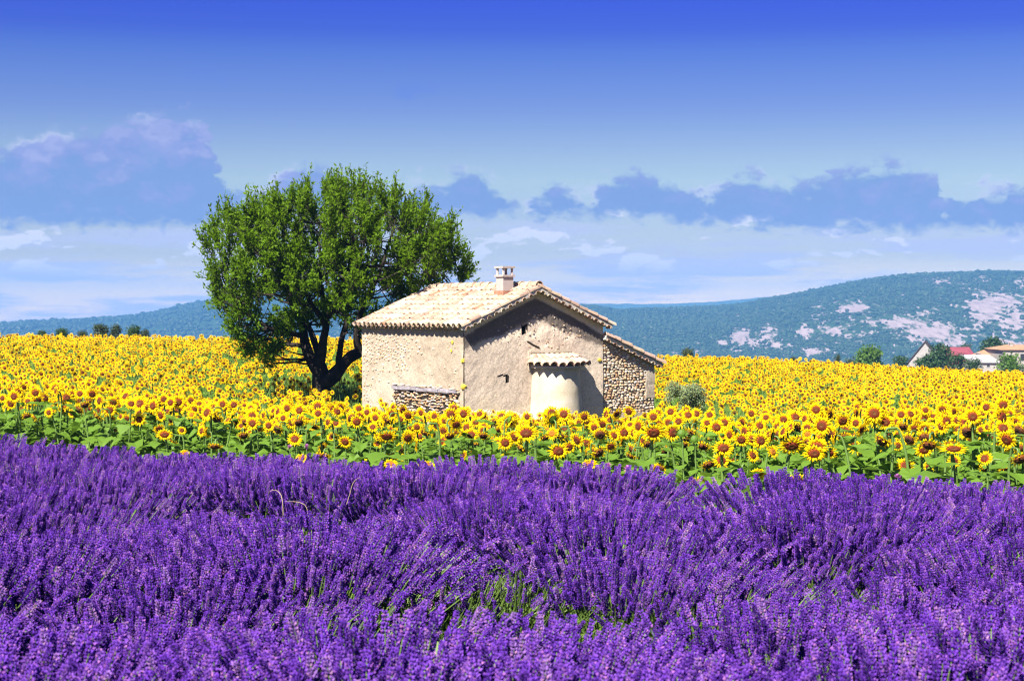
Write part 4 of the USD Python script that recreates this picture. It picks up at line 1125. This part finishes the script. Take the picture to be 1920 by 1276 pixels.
hamlet('farm_building', 'grey-walled house with a dark sloping roof half hidden by trees', 320, 1700, 1768, 684, 640, 694, 9, M['grey_wall'], M['dark_roof'], 'front', rz=-0.27, over=0.25)
hamlet('barn', 'barn with a dark red roof beside the tall tree', 335, 1776, 1822, 665, 652, 690, 8, M['red_roof'], M['red_roof'], 'gable', over=0.5)
hamlet('white_building', 'low white building with a pale flat roof and small dark windows', 300, 1822, 1872, 680, 668, 694, 7, M['white_wall'], M['pale_roof'], 'mono', windows=((0.35, .82, .5, .35), (0.62, .84, .5, .35)))
hamlet('farmhouse', 'house with a sloping orange tile roof and a pale chimney', 312, 1842, 1895, 672, 656, 694, 10, M['white_wall'], M['orange_roof'], 'hip', chimney=(0.05, .7, -.6))
hamlet('farmhouse', 'taller house with an orange hipped roof at the right edge', 306, 1880, 1965, 656, 646, 694, 11, M['white_wall'], M['orange_roof'], 'hip', windows=((0.45, .72, 1.0, 1.2), (0.75, .72, 1.0, 1.2)), chimney=(0.33, .6, .3))


# ------------------------------------------------------------------ sunflowers
def petal_ring(b, rd, n, l0, l1, wd, tilt, g, z0):
    a = np.arange(n) * 2 * PI / n + g.uniform(-.09, .09, n)
    tv = np.array([(0, -.16, 0), (0, .16, 0), (.45, .5, .06), (.45, -.5, .06), (1, 0, -.05), (.5, 0, .16)])
    tf = np.array([(0, 1, 5), (1, 2, 5), (2, 4, 5), (4, 3, 5), (3, 0, 5)])
    t = tilt + g.normal(0, 0.16, n)
    x = np.stack([np.cos(a) * np.cos(t), np.sin(a) * np.cos(t), np.sin(t)], 1)
    y = np.stack([-np.sin(a), np.cos(a), 0 * a], 1)
    tw = g.normal(0, 0.3, n)[:, None]
    zz_ = np.cross(x, y); y2 = y * np.cos(tw) + zz_ * np.sin(tw); z2 = np.cross(x, y2)
    ln = g.uniform(l0, l1, n)
    m_ = np.stack([x * ln[:, None], y2 * (wd * g.uniform(.85, 1.15, n))[:, None], z2 * ln[:, None]], -1)
    pos = np.stack([np.cos(a) * rd * .93, np.sin(a) * rd * .93, 0 * a + z0], 1)
    b.many(tv, tf, m_, pos)


def leaf_tm(L_, wd, droop, g):
    """A heart-shaped leaf along +x with a folded midrib and a drooping tip."""
    v = np.array([(0, 0, 0), (.02, .30, .05), (.30, .50, .07), (.66, .32, .03), (1, 0, 0), (.66, -.32, .03), (.30, -.50, .07), (.02, -.30, .05), (.33, 0, -.02), (.68, 0, -.01)])
    v = v * [L_, wd, L_]
    v[:, 2] -= droop * (v[:, 0] / L_) ** 1.8 * L_
    v[:, 2] += g.normal(0, 0.012, len(v))
    return v, np.array([(0, 8, 1), (1, 8, 2), (2, 8, 9), (2, 9, 3), (3, 9, 4), (4, 9, 5), (5, 9, 6), (6, 9, 8), (6, 8, 7), (7, 8, 0)])


def sunflower(name, H, head, face, g, kind='open', nleaf=10, lod=0):
    """A plant as a class prim with its parts. face: elevation of the direction that the head looks in (radians)."""
    p = klass(name)
    nod = np.array([0, -math.cos(face), math.sin(face)])
    neck = np.array([0, 0, H])
    c = neck + np.array([0, -0.05, 0.01]) if kind != 'bud' else neck
    if kind == 'droop':
        c = neck + np.array([0, -0.12, -0.05])
    bend = g.normal(0, .02, 2)
    st = [np.zeros(3) + [0, 0, -0.15], [bend[0], bend[1], H * .45], [bend[0] * .5, bend[1] * .5 + .01, H * .85]]
    st += [[0, 0, H - 0.01], c - nod * 0.02] if kind == 'open' else ([[0, -.02, H + .03], [0, -.08, H + .03], c - nod * .03] if kind == 'droop' else [[0, 0, H]])
    q = catmull(st, 2 if lod else 4)
    MB().tube(q, np.linspace(.014, .0065, len(q)), 4 if lod else 6).build('stem', M['sun_stem'], p, smooth=True)
    # leaves
    lb = MB()
    for k in range(nleaf):
        h = H * (0.22 + 0.70 * k / nleaf); a = k * 2.4 + g.uniform(-.4, .4)
        L_ = g.uniform(.13, .22) * (1.15 - .35 * k / nleaf); v, f = leaf_tm(L_, L_ * g.uniform(.85, 1.0), g.uniform(.25, .85), g)
        pet = g.uniform(.05, .11); up = g.uniform(-.1, .45)
        ex = np.array([math.cos(a) * math.cos(up), math.sin(a) * math.cos(up), math.sin(up)]); ey = np.array([-math.sin(a), math.cos(a), 0]); ez = np.cross(ex, ey)
        o = np.array([bend[0] * .7, bend[1] * .7, h])
        v = o + ex * pet + v[:, :1] * ex + v[:, 1:2] * ey + v[:, 2:] * ez
        if lod:
            lb.add(v, f)
        else:
            l1 = MB().add(v, f); l1.tube([o, o + ex * pet], .005, 3).build('leaf', M['sun_leaf'], p)
    if lod:
        lb.build('leaves', M['sun_leaf'], p, kind='stuff')
    F_ = frames(nod[None])[0]

    def head_mesh(b):
        v, f = b.mesh(); return v @ F_.T + c, f
    if kind == 'bud':
        b = MB(); s = trimesh.creation.icosphere(1); b.add(np.array(s.vertices) * [head * .5, head * .5, head * .34], s.faces)
        a = np.arange(14) * 2.4
        tv = np.array([(0, -.3, 0), (0, .3, 0), (.6, .18, .25), (.6, -.18, .25), (1, 0, .1)]); tf = np.array([(0, 1, 2), (0, 2, 3), (3, 2, 4)])
        m_ = np.stack([np.stack([np.cos(a), np.sin(a), 0.8 + 0 * a], 1) * head * .5, np.stack([-np.sin(a), np.cos(a), 0 * a], 1) * head * .3, np.stack([0 * a, 0 * a, 1 + 0 * a], 1) * head * .4], -1)
        b.many(tv, tf, m_, np.stack([np.cos(a), np.sin(a), 0 * a], 1) * head * .3)
        v, f = head_mesh(b); obj('bud', (v, f), M['sun_leaf'], p)
        return p
    R_ = head
    rings = [(0.0, .020), (.35, .026), (.65, .022), (.88, .010), (1.0, -.004)] if lod == 0 else [(0.0, .022), (.6, .022), (1.0, 0.0)]
    if kind == 'droop':
        rings = [(r, h * 1.6) for r, h in rings]
    ns = 14 if lod == 0 else 9
    cols = {'open': [(.13, .06, .01), (.10, .026, .004), (.12, .017, .002), (.20, .036, .003), (.36, .09, .004)], 'droop': [(.035, .018, .006), (.04, .016, .005), (.055, .016, .004), (.12, .035, .006), (.30, .11, .008)],
            'young': [(.24, .12, .012), (.28, .10, .008), (.38, .12, .006), (.50, .18, .005), (.66, .33, .005)]}[kind if kind in ('open', 'droop', 'young') else 'open']
    if lod:
        cols = [cols[0], cols[2], cols[4]]
    v = [np.array([[0, 0, rings[0][1] * R_ / .07]])]; cc = [np.array(cols[:1])]
    for (r, h), col in zip(rings[1:], cols[1:]):
        a = np.arange(ns) * 2 * PI / ns + r
        rr = r * R_ * (1 + g.normal(0, .03, ns))
        v.append(np.stack([np.cos(a) * rr, np.sin(a) * rr, 0 * a + h * R_ / .07], 1)); cc.append(np.array(col) * g.uniform(.8, 1.2, (ns, 1)))
    f = [(0, 1 + k, 1 + (k + 1) % ns) for k in range(ns)]
    for r in range(len(rings) - 2):
        o = 1 + r * ns
        for k in range(ns):
            k2 = (k + 1) % ns
            f += [(o + k, o + ns + k, o + ns + k2), (o + k, o + ns + k2, o + k2)]
    v, cc = np.vstack(v), np.vstack(cc)
    disc = obj('flower_disc', (v @ F_.T + c, f), M['disc'], p, tint=cc, smooth=False)
    b = MB()
    if lod == 0:
        if kind == 'droop':
            petal_ring(b, R_, 15, R_ * .55, R_ * .95, R_ * .40, -.5, g, 0)
            petal_ring(b, R_, 9, R_ * .5, R_ * .8, R_ * .36, .55, g, .004)
        else:
            petal_ring(b, R_, 19, R_ * .95, R_ * 1.3, R_ * .46, .10, g, -.004)
            petal_ring(b, R_ * .96, 14, R_ * .75, R_ * 1.05, R_ * .40, .38, g, .004)
    else:
        petal_ring(b, R_, 13, R_ * 1.25, R_ * 1.65, R_ * .74, .15, g, 0)
    obj('petals', head_mesh(b), M['petal'], p)
    # green back of the head
    a = np.arange(8) * 2 * PI / 8
    v = np.vstack([[(0, 0, -.55 * R_)], np.stack([np.cos(a) * R_ * 1.02, np.sin(a) * R_ * 1.02, 0 * a - .012], 1)])
    obj('calyx', (v @ F_.T + c, [(0, 1 + (k + 1) % 8, 1 + k) for k in range(8)]), M['sun_leaf'], p)
    return p


g = np.random.default_rng(77)
NEAR, FARP = [], []
for k in range(12):
    NEAR.append(('open', sunflower(f'open_sunflower_{k}', g.uniform(1.10, 1.24), g.uniform(.031, .047), g.uniform(-.5, .5), g, 'open', 17)))
for k in range(2):
    NEAR.append(('young', sunflower(f'young_sunflower_{k}', g.uniform(1.05, 1.15), g.uniform(.026, .033), g.uniform(0, .4), g, 'young', 15)))
for k in range(5):
    NEAR.append(('droop', sunflower(f'drooping_sunflower_{k}', g.uniform(1.08, 1.2), g.uniform(.041, .053), g.uniform(-1.0, -.1), g, 'droop', 17)))
BUD = sunflower('green_bud_sunflower', 1.42, .085, .3, g, 'bud', 9)
for k in range(11):
    FARP.append(('open', sunflower(f'field_sunflower_{k}', g.uniform(1.10, 1.24), g.uniform(.028, .040), g.uniform(-.3, .5), g, 'open', 6, 1)))
for k in range(2):
    FARP.append(('young', sunflower(f'field_young_sunflower_{k}', g.uniform(1.1, 1.2), g.uniform(.028, .034), g.uniform(0, .4), g, 'young', 6, 1)))
for k in range(4):
    FARP.append(('droop', sunflower(f'field_drooping_sunflower_{k}', g.uniform(1.1, 1.2), g.uniform(.038, .047), g.uniform(-.8, -.1), g, 'droop', 6, 1)))


def front_edge(x):
    """Distance at which the sunflowers begin, nearer on the right."""
    return 18.0 - 0.80 * x + 0.5 * np.sin(x * 1.7) * 0.4


def local_house(x, y):
    dx, dy = x - CX, y - CY
    return dx * math.cos(TH) + dy * math.sin(TH), -dx * math.sin(TH) + dy * math.cos(TH)


def field_points():
    g = np.random.default_rng(3)
    pts = []
    n = 90000
    y = np.sqrt(g.uniform(13.0 ** 2, 92.0 ** 2, n)); half = y * 0.30 * 1.16 + 1.5
    x = g.uniform(-1, 1, n) * half
    area = np.trapezoid(2 * (np.linspace(13, 92, 200) * .348 + 1.5), np.linspace(13, 92, 200))
    dens = n / area
    want = np.interp(y, [13, 22, 40, 60, 90], [9.5, 9.5, 9.5, 10.0, 10.5])
    want = want * (0.82 + 0.36 * meshkit.fbm(np.stack([x / 3, y / 3, 0 * x], -1), 3, 4))
    u, v = local_house(x, y)
    d_house = np.maximum(np.maximum(-u, u - W2), np.maximum(-v, v - LEN))
    want *= np.clip((d_house - 0.45) / 0.5, 0, 1)
    want *= ~((u > 1.5) & (u < 3.7) & (v > -1.3) & (v < 0.3))
    # thin, weedy ground behind and beside the cabin and round the trees
    px, py = pixel_of(np.stack([x, y, ground_z(x, y) + 1.1], -1))
    for (cx, cy_, rx, ry, k) in ((655, 738, 45, 22, .97), (560, 715, 110, 16, .55), (1285, 784, 62, 20, .97), (1380, 792, 130, 20, .72), (1300, 765, 90, 18, .5), (640, 760, 60, 10, .5)):
        want *= 1 - k * np.exp(-(((px - cx) / rx) ** 2 + ((py - cy_) / ry) ** 2) ** 2)
    rowy = (x * 0.35 + y * 0.94) / 0.62
    keep = (y > front_edge(x)) & (g.uniform(size=n) < want / dens)
    x, y = x[keep], y[keep]
    return x, y


fx, fy = field_points()
# no two stems closer than a hand
from scipy.spatial import cKDTree
pr = cKDTree(np.stack([fx, fy], 1)).query_pairs(0.15, output_type='ndarray')
ok = np.ones(len(fx), bool); ok[pr[:, 1]] = False
fx, fy = fx[ok], fy[ok]
fz = ground_z(fx, fy)
fpx, fpy = pixel_of(np.stack([fx, fy, fz + 1.1], -1))
order = np.argsort(np.where((fpx > 0) & (fpx < 1920), fy - front_edge(fx) * 0.0, 1e6))
print('sunflowers', len(fx))
g = np.random.default_rng(12)
yaw_all = g.normal(-0.18, 0.5, len(fx))
sc_all = g.uniform(0.86, 1.12, len(fx)) * np.where(fy > 30, 1.0, 1.0)
ZONES = ((330, 'at far left'), (690, 'below the almond tree'), (1130, 'below the cabin'), (1440, 'below the olive sapling'), (5000, 'at right'))


def zone(px):
    return next(w for lim, w in ZONES if px < lim)


def sun_label(kind, px, front):
    z = zone(px); row = 'in the front row' if front else 'behind the front row'
    what = {'open': 'open yellow sunflower with brown disc', 'droop': 'sunflower with hanging dark brown head', 'young': 'small sunflower with golden orange centre'}[kind]
    return f'{what}, {row} {z}', f'{what}s {row} {z}'


def single(px, py, Y, kind, label, s=1.0, yaw=0.0, hz=None):
    s *= 1.12
    """One sunflower whose head is seen at a pixel."""
    ps = [p for k, p in NEAR if k == kind] if kind != 'bud' else [BUD]
    q = at(px, py, Y)
    zg = float(ground_z(q[0], Y))
    H = 1.16 if kind != 'bud' else 1.42
    copy_of(ps[int(px) % len(ps)], 'sunflower', label, 'sunflower', (q[0], Y, zg), (0, 0, yaw), (s, s, max(.6, (q[2] - zg) / H)))


single(1785, 842, 12.6, 'open', 'largest sunflower head, facing out near the right edge of the front row', 1.4, -.1)
single(1305, 895, 15.4, 'young', 'low bright sunflower just above the lavender, below the olive sapling', 1.25)
single(1420, 876, 14.9, 'young', 'bright orange-centred sunflower among front leaves, first right of the lowest one', 1.35)
single(1467, 888, 14.0, 'droop', 'dark shaggy hanging head close above the lavender, right of the olive sapling', 1.35, .4)
single(800, 862, 17.3, 'young', 'bright low sunflower below the cabin, right one of a pair', 1.5)
single(733, 862, 17.6, 'young', 'smaller bright low sunflower below the cabin, left one of a pair', 1.1)
single(567, 852, 18.6, 'young', 'small yellow sunflower low in the leaves below the almond trunk', 1.1)
single(348, 842, 20.0, 'young', 'small yellow sunflower alone low in the leaves at left', 1.0)
single(310, 823, 19.6, 'open', 'sunflower with a large brown disc at the left front edge, low in the leaves', 1.25, .1)
single(410, 826, 19.2, 'droop', 'round dark head facing out at the left front edge', 1.2, -.1)
single(1224, 824, 15.4, 'open', 'large open sunflower at the front edge just below and left of the olive sapling', 1.35)
single(1353, 842, 15.0, 'open', 'open sunflower with wide petals at the front edge below and right of the olive sapling', 1.3, .1)
single(1522, 862, 14.3, 'open', 'large front sunflower overlapping a second head, right of the dark hanging one', 1.25, .1)
single(1534, 850, 14.5, 'open', 'sunflower head half covered by the one before it, right of the dark hanging one', 1.25, -.3)
single(1481, 838, 14.6, 'open', 'tall open sunflower above the dark hanging head', 1.4, 0)
single(1278, 812, 15.2, 'bud', 'tall stem with a closed green bud before the olive sapling', .9)
single(1302, 823, 15.2, 'bud', 'closed green bud on a stem, right of the taller bud', .8)
single(725, 820, 18.0, 'open', 'large open sunflower at the front edge below the cabin corner', 1.35, .1)
single(988, 818, 16.8, 'open', 'large open sunflower at the front edge below the bread oven', 1.4, -.1)
single(1105, 862, 16.2, 'young', 'bright sunflower low in the front leaves below the lean-to', 1.15)
single(1043, 858, 16.4, 'open', 'orange-brown sunflower low at the front below the right gable corner', 1.1, .3)

N1 = 270
near = order[:N1]; rest = order[N1:]
kinds = {k: [p for kk, p in NEAR if kk == k] for k in ('open', 'young', 'droop')}
for i in near:
    r = g.random()
    k = 'droop' if r < 0.34 else ('young' if r < 0.44 else 'open')
    s = sc_all[i] * 1.16
    copy_of(kinds[k][g.integers(len(kinds[k]))], 'sunflower', sun_label(k, fpx[i], fy[i] < front_edge(fx[i]) + 0.9)[0], 'sunflower', (fx[i], fy[i], fz[i]), (g.normal(0, .07), g.normal(0, .07), yaw_all[i] * 1.5), (s, s, s * .93 * (1 - 0.30 * (g.random() < 0.25) * g.random())), group=sun_label(k, fpx[i], fy[i] < front_edge(fx[i]) + 0.9)[1])
near_rows = fy[rest] < 27
n0, n1 = len(NEAR), len(FARP)
kk = np.where(near_rows, np.where(g.random(len(rest)) < .2, g.integers(14, n0, len(rest)), g.integers(0, 14, len(rest))), n0 + np.where(g.random(len(rest)) < .16, g.integers(13, n1, len(rest)), g.integers(0, 13, len(rest))))
s = sc_all[rest] * np.where(near_rows, 1.12, 1.0)
instancer('sunflower_field', [p for _, p in NEAR + FARP], np.stack([fx, fy, fz], 1)[rest], kk, yaw_all[rest], np.stack([s * 1.05, s * 1.05, s], 1), tilt=(g.normal(0, .08, len(rest)), g.normal(0, .08, len(rest))), label='dense sunflowers filling the field behind the nearest ones back to the crest', cat='sunflowers')


# ------------------------------------------------------------------ lavender
LAVC = [(0.145, 0.038, 0.48), (0.25, 0.070, 0.76), (0.345, 0.112, 0.88), (0.43, 0.165, 0.90), (0.53, 0.26, 0.90)]


def lavender(name, g, n=250, single_spikes=0, lean=(0.0, 0.0), big=1.0, bare=0):
    p = klass(name)
    # bipyramid bud
    bv = np.array([(0, 0, 0), (.5, 0, .45), (-.25, .43, .45), (-.25, -.43, .45), (0, 0, 1.0)])
    bf = np.array([(0, 2, 1), (0, 3, 2), (0, 1, 3), (1, 2, 4), (2, 3, 4), (3, 1, 4)])
    stems, spikes = MB(), MB()
    a = g.uniform(0, 6.28, n); th = np.arcsin(np.sqrt(g.uniform(0, .5, n)))
    idx = np.argsort(-g.random(n))
    for q in range(n):
        d = np.array([math.cos(a[q]) * math.sin(th[q]) + lean[0], math.sin(a[q]) * math.sin(th[q]) + lean[1], math.cos(th[q])]); d += g.normal(0, .06, 3); d /= np.linalg.norm(d)
        L_ = g.uniform(.47, .60) / max(d[2], .55) ** .55
        b0 = np.array([math.cos(a[q]), math.sin(a[q]), 0]) * 0.14 * math.sin(th[q]) + [0, 0, 0.06]
        tip = b0 + d * L_; bend = g.normal(0, .018, 3) + [0, 0, .02]
        m_ = (b0 + tip) / 2 + bend
        dt = tip - m_; dt /= np.linalg.norm(dt)
        stems.tube([b0, m_, tip], [.0022, .0019, .0014], 3)
        Ls = g.uniform(.06, .115) * big; nw = int(Ls / (.0088 * big))
        F_ = frames(dt[None])[0]
        nb = 6
        k = np.repeat(np.arange(nw), nb); j = np.tile(np.arange(nb), nw)
        ang = j * 2 * PI / nb + k * .55 + g.normal(0, .15, len(k))
        t = k / max(nw - 1, 1)
        rad = .0062 * (1 - .45 * np.abs(t - .4) ** 1.4)
        up = .75 + .5 * t
        dd = np.stack([np.cos(ang), np.sin(ang), up], 1); dd /= np.linalg.norm(dd, axis=1, keepdims=True)
        pos = np.stack([np.cos(ang) * rad * .45, np.sin(ang) * rad * .45, (t - .85) * Ls + g.normal(0, .0012, len(k))], 1)
        s = g.uniform(.0125, .0185, len(k)) * (1 - .25 * t) * big
        fr = frames(dd) * s[:, None, None] * np.array([.70, .70, 1.0])
        if Ls > .08 and g.random() < .5:       # a lower, separate whorl
            ex = np.arange(6) * PI / 3
            d2 = np.stack([np.cos(ex), np.sin(ex), .6 + 0 * ex], 1); d2 /= np.linalg.norm(d2, axis=1, keepdims=True)
            fr = np.concatenate([fr, frames(d2) * .014 * np.array([.62, .62, 1.0])]); pos = np.vstack([pos, np.stack([np.cos(ex) * .003, np.sin(ex) * .003, 0 * ex - Ls * .85 - .022], 1)])
        col = np.array(LAVC[g.choice(len(LAVC), p=[.22, .34, .26, .13, .05])]) * g.uniform(.8, 1.2)
        cb = np.repeat(col[None], len(pos), 0)
        open_ = g.random(len(pos)) < 0.15
        cb[open_] = np.minimum(cb[open_] * 1.5 + [.10, .06, .12], .9)
        if q < bare:
            stems.tube([b0 + [0, 0, -.02], m_ + g.normal(0, .02, 3), tip], [.0034, .003, .0012], 3)
            continue
        sp = MB().many(bv, bf, np.einsum('ij,njk->nik', F_, fr), pos @ F_.T + tip, cb)
        if q < single_spikes:
            sp.build('flower_spike', M['lav_bud'], p)
        else:
            spikes.add(*sp.mesh(), np.vstack(sp.c))
    spikes.build('flower_spikes', M['lav_bud'], p, kind='stuff')
    stems.build('stems', M['lav_stem'], p, kind='stuff')
    nl = 420
    d = g.normal(size=(nl, 3)) * [1, 1, .6] + [lean[0], lean[1], 1.1]
    fr = frames(d, roll=g.uniform(0, 6.28, nl)); s = g.uniform(.10, .26, nl)
    b0 = np.stack([g.normal(0, .11, nl), g.normal(0, .11, nl), g.uniform(0, .14, nl)], 1)
    MB().many([(-.022, 0, 0), (.022, 0, 0), (.016, .01, .55), (-.016, .01, .55), (0, .05, 1)], np.array([(0, 1, 2), (0, 2, 3), (3, 2, 4)]), fr * s[:, None, None], b0).build('leaves', M['lav_leaf'], p, kind='stuff')
    return p


g = np.random.default_rng(41)
LN = [lavender(f'near_lavender_{k}', g, 360, 80, lean=(lx, ly), big=.84) for k, (lx, ly) in enumerate([(.12, 0), (.32, -.05), (.52, -.05), (.02, .1)])]
LF = [lavender(f'far_lavender_{k}', g, 380, 0, lean=(lx, ly), big=.80) for k, (lx, ly) in enumerate([(.05, 0), (.22, -.05), (-.10, .05), (.38, 0)])]


LS = [lavender(f'sparse_lavender_{k}', g, 330, 0, lean=(.15, 0), big=.86, bare=245) for k in range(2)]


def lavender_edge(x):
    return 9.4 - 0.43 * x + 0.10 * np.sin(3.1 * x) + 0.06 * np.sin(7.3 * x + 1)


GAPS = [(1100, 1225, .20), (1200, 1215, .14), (1480, 1200, .18), (1400, 1220, .1), (700, 1240, .14), (590, 1040, .20), (680, 1050, .17), (330, 1030, .17), (1640, 1150, .08), (70, 1255, .12), (60, 1085, .08), (1250, 1000, .16), (860, 1130, .03), (1850, 1090, .07), (770, 930, .10)]
# where the ground shows between the bushes (seen a hand above the soil)
gap = np.array([((px - 960) / 3200 * d, d, r) for px, py, r in GAPS for d in [(EYE - .38) * 3200 / (py - 575)]])
g = np.random.default_rng(43)
bush = []
# rows run obliquely, a little closer in the row than across it
ra = math.radians(-20); ex = np.array([math.cos(ra), math.sin(ra)]); ey = np.array([-ex[1], ex[0]])
for r in range(-3, 30):
    for c in range(-30, 31):
        p = ex * (c * 0.42 + 0.2 * (r % 2)) + ey * (2.0 + r * 0.47) + g.normal(0, .06, 2)
        x, y = p
        if y < 2.7 or y > lavender_edge(x) - 0.25 or abs(x) > y * 0.30 * 1.12 + 0.55:
            continue
        s = g.uniform(.92, 1.06)
        dg = np.min(np.hypot(gap[:, 0] - x, (gap[:, 1] - y) * .6) - gap[:, 2])
        sparse = dg < .205
        if dg < .05:
            s = 0
        elif sparse:
            s *= .80
        elif dg < .36:
            s *= .90
        if s:
            bush.append((x, y, s, sparse))
bush.sort(key=lambda b: b[1])
print('lavender bushes', len(bush))
for (x, y, s, sparse) in bush:
    nearb = y < 5.2
    lean = np.clip(0.5 + 0.16 * x + 0.8 * (meshkit.fbm(np.array([x * .7, y * .7, 3.3])) - .5), 0, 1)
    if nearb:
        pr_ = LN[int(np.clip(lean * 3.2 - .4 + g.uniform(-.5, .5), 0, 3)) if lean > .2 else 3]
    else:
        pr_ = LF[[2, 0, 1, 3][int(np.clip(lean * 4 + g.uniform(-.6, .6), 0, 3))]]
    if sparse:
        pr_ = LS[int(g.integers(2))]
    where_ = zone(float(pixel_of(np.array([x, y, .5]))[0])).replace('below', 'in line with')
    row = 'nearest the camera' if y < 4.2 else ('in the near rows' if y < 5.6 else ('in the middle rows' if y < 7.6 else 'before the sunflowers'))
    ln_ = 'leaning right' if (pr_ in (LN[2], LF[3])) else 'upright'
    ln_ = 'sparse over green' if sparse else ln_
    lab, grp = f'lavender bush, spikes {ln_}, {row}, {where_}', f'lavender bushes {ln_} {row} {where_}'
    copy_of(pr_, 'lavender_bush', lab, 'lavender', (x, y, float(ground_z(x, y)) - 0.02), (0, 0, g.uniform(-.5, .5)), (s * 1.05, s * 1.05, s), group=grp)

# grass between the rows, in the strip behind the lavender, and pale weeds round the cabin
def tuft(name, m, h, n, g, spread=.07, wd=.006):
    p = klass(name)
    d = g.normal(size=(n, 3)) * [.38, .38, .1] + [0, 0, 1]
    fr = frames(d, roll=g.uniform(0, 6.28, n)); s = h * g.uniform(.5, 1.1, n)
    k = wd / h
    MB().many([(-k, 0, 0), (k, 0, 0), (k * .8, .05, .5), (-k * .8, .05, .5), (0, .16, 1)], np.array([(0, 1, 2), (0, 2, 3), (3, 2, 4)]), fr * s[:, None, None], np.stack([g.normal(0, spread, n), g.normal(0, spread, n), 0 * s], 1)).build('blades', m, p)
    return p


TG = [tuft(f'grass_tuft_{k}', M['grass'], .30, 36, g) for k in range(3)]
TW = [tuft(f'weed_tuft_{k}', M['weed'], .75, 46, g, .14, .012) for k in range(3)]
n = 9000
y = np.sqrt(g.uniform(2.6 ** 2, 11 ** 2, n)); x = g.uniform(-1, 1, n) * (y * .34 + .5)
px, py = pixel_of(np.stack([x, y, 0 * x + .3], -1))
dg = np.min(np.hypot(gap[None, :, 0] - x[:, None], gap[None, :, 1] - y[:, None]) - gap[None, :, 2], 1)
dens = np.clip(1.1 - dg / .35, .12, 1)
keep = (g.random(n) < dens) & (y < lavender_edge(x) + 1.0)
x, y = x[keep], y[keep]
instancer('grass', TG, np.stack([x, y, ground_z(x, y) - .01], 1), g.integers(0, 3, len(x)), g.uniform(0, 6.28, len(x)), g.uniform(.75, 1.35, len(x)), label='bright green grass growing between the lavender bushes', cat='grass')
n = 2600
y = g.uniform(8, 23, n); x = g.uniform(-1, 1, n) * (y * .36)
keep = (y > lavender_edge(x) + .3) & (y < front_edge(x) + 1.5)
x, y = x[keep], y[keep]
instancer('grass', TG, np.stack([x, y, ground_z(x, y) - .01], 1), g.integers(0, 3, len(x)), g.uniform(0, 6.28, len(x)), g.uniform(.7, 1.2, len(x)), label='green grass on the strip between lavender and sunflowers', cat='grass')
n = 30000
y = g.uniform(28, 58, n); x = g.uniform(-1, 1, n) * (y * .33)
zz_ = ground_z(x, y)
px, py = pixel_of(np.stack([x, y, zz_ + .9], -1))
dens = np.zeros(n) + .05
for (cx_, cy_, rx, ry, k) in ((655, 742, 50, 24, .9), (560, 718, 110, 18, .4), (1262, 788, 40, 26, .8), (1380, 795, 130, 22, .6), (1300, 770, 90, 20, .4)):
    dens = np.maximum(dens, k * np.exp(-(((px - cx_) / rx) ** 2 + ((py - cy_) / ry) ** 2)))
u, v = local_house(x, y)
dh = np.maximum(np.maximum(-u, u - W2), np.maximum(-v, v - LEN))
keep = (g.random(n) < dens) & (dh > .25) & ~((u > 1.5) & (u < 3.7) & (v > -1.0) & (v < .3))
x, y, zz_ = x[keep], y[keep], zz_[keep]
instancer('wild_grass', TW, np.stack([x, y, zz_ - .01], 1), g.integers(0, 3, len(x)), g.uniform(0, 6.28, len(x)), g.uniform(.9, 1.6, len(x)), label='pale green weeds and wild grass around the cabin and the trees', cat='grass')

# dry curled stalks caught in the lavender, and a few pink wild flowers at the field's edge
def stalk(pts, Y, label):
    q = np.array([at(px, py, Y + dy) for px, py, dy in pts])
    o = q[0].copy()
    root = thing('dry_stalk', label, 'stalk', o)
    p = catmull(q - o, 6)
    MB().tube(p, np.linspace(.0018, .0009, len(p)), 6).build('stem', M['straw'], root, smooth=True)


stalk([(531, 965, 0), (530, 945, 0), (527, 928, .02), (516, 918, .05), (505, 922, .08), (503, 932, .1)], 7.3, 'pale dry stalk curled into a hook above the lavender, left of the longer one')
stalk([(577, 965, 0), (576, 955, 0), (570, 945, 0), (555, 940, .02), (535, 940, .05)], 7.25, 'pale dry stalk bent over sideways above the lavender, right of the hooked one')
stalk([(650, 945, 0), (656, 925, 0), (662, 905, 0), (672, 896, .03), (680, 902, .05)], 7.8, 'short pale dry stalk nodding above the lavender, right of the two bent ones')
for px, py, Y, lab in ((575, 837, 17.8, 'mauve wild flower among the front sunflower leaves below the almond tree'), (1176, 879, 13.0, 'pink thistle flower above the lavender below the lean-to'), (1140, 874, 13.2, 'smaller pink thistle flower left of the other below the lean-to'), (1683, 896, 11.8, 'mauve wild flower above the lavender at right'), (543, 838, 18.2, 'pale mauve wild flower left of the brighter one below the almond tree')):
    q = at(px, py, Y); zg = float(ground_z(q[0], Y))
    root = thing('wild_flower', lab, 'flower', (q[0], Y, zg))
    h = q[2] - zg
    MB().tube([(0, 0, 0), (.02, 0, h * .6), (0, 0, h)], .005, 5).build('stem', M['sun_stem'], root)
    gg = np.random.default_rng(int(px)); nn = 46
    d = gg.normal(size=(nn, 3)) + [0, 0, .7]
    MB().many([(-.1, 0, 0), (.1, 0, 0), (.12, 0, .7), (0, 0, 1), (-.12, 0, .7)], np.array([(0, 1, 2), (0, 2, 3), (0, 3, 4)]), frames(d) * .035, np.tile([[0, 0, h]], (nn, 1))).build('flower', M['thistle'], root)

# ------------------------------------------------------------------ the air
HAZE = 0.000165
b = trimesh.creation.box([14600, 10400, 230]); b.apply_translation([0, 1950, 230 / 2 - 131])
air = mat('haze_air', {'v': ('principled_volume', {'color': (0.11, 0.35, 0.80), 'density': HAZE, 'anisotropy': 0.0})}, surface=None, volume='v.volume')
obj('haze', b, air, kind='stuff')
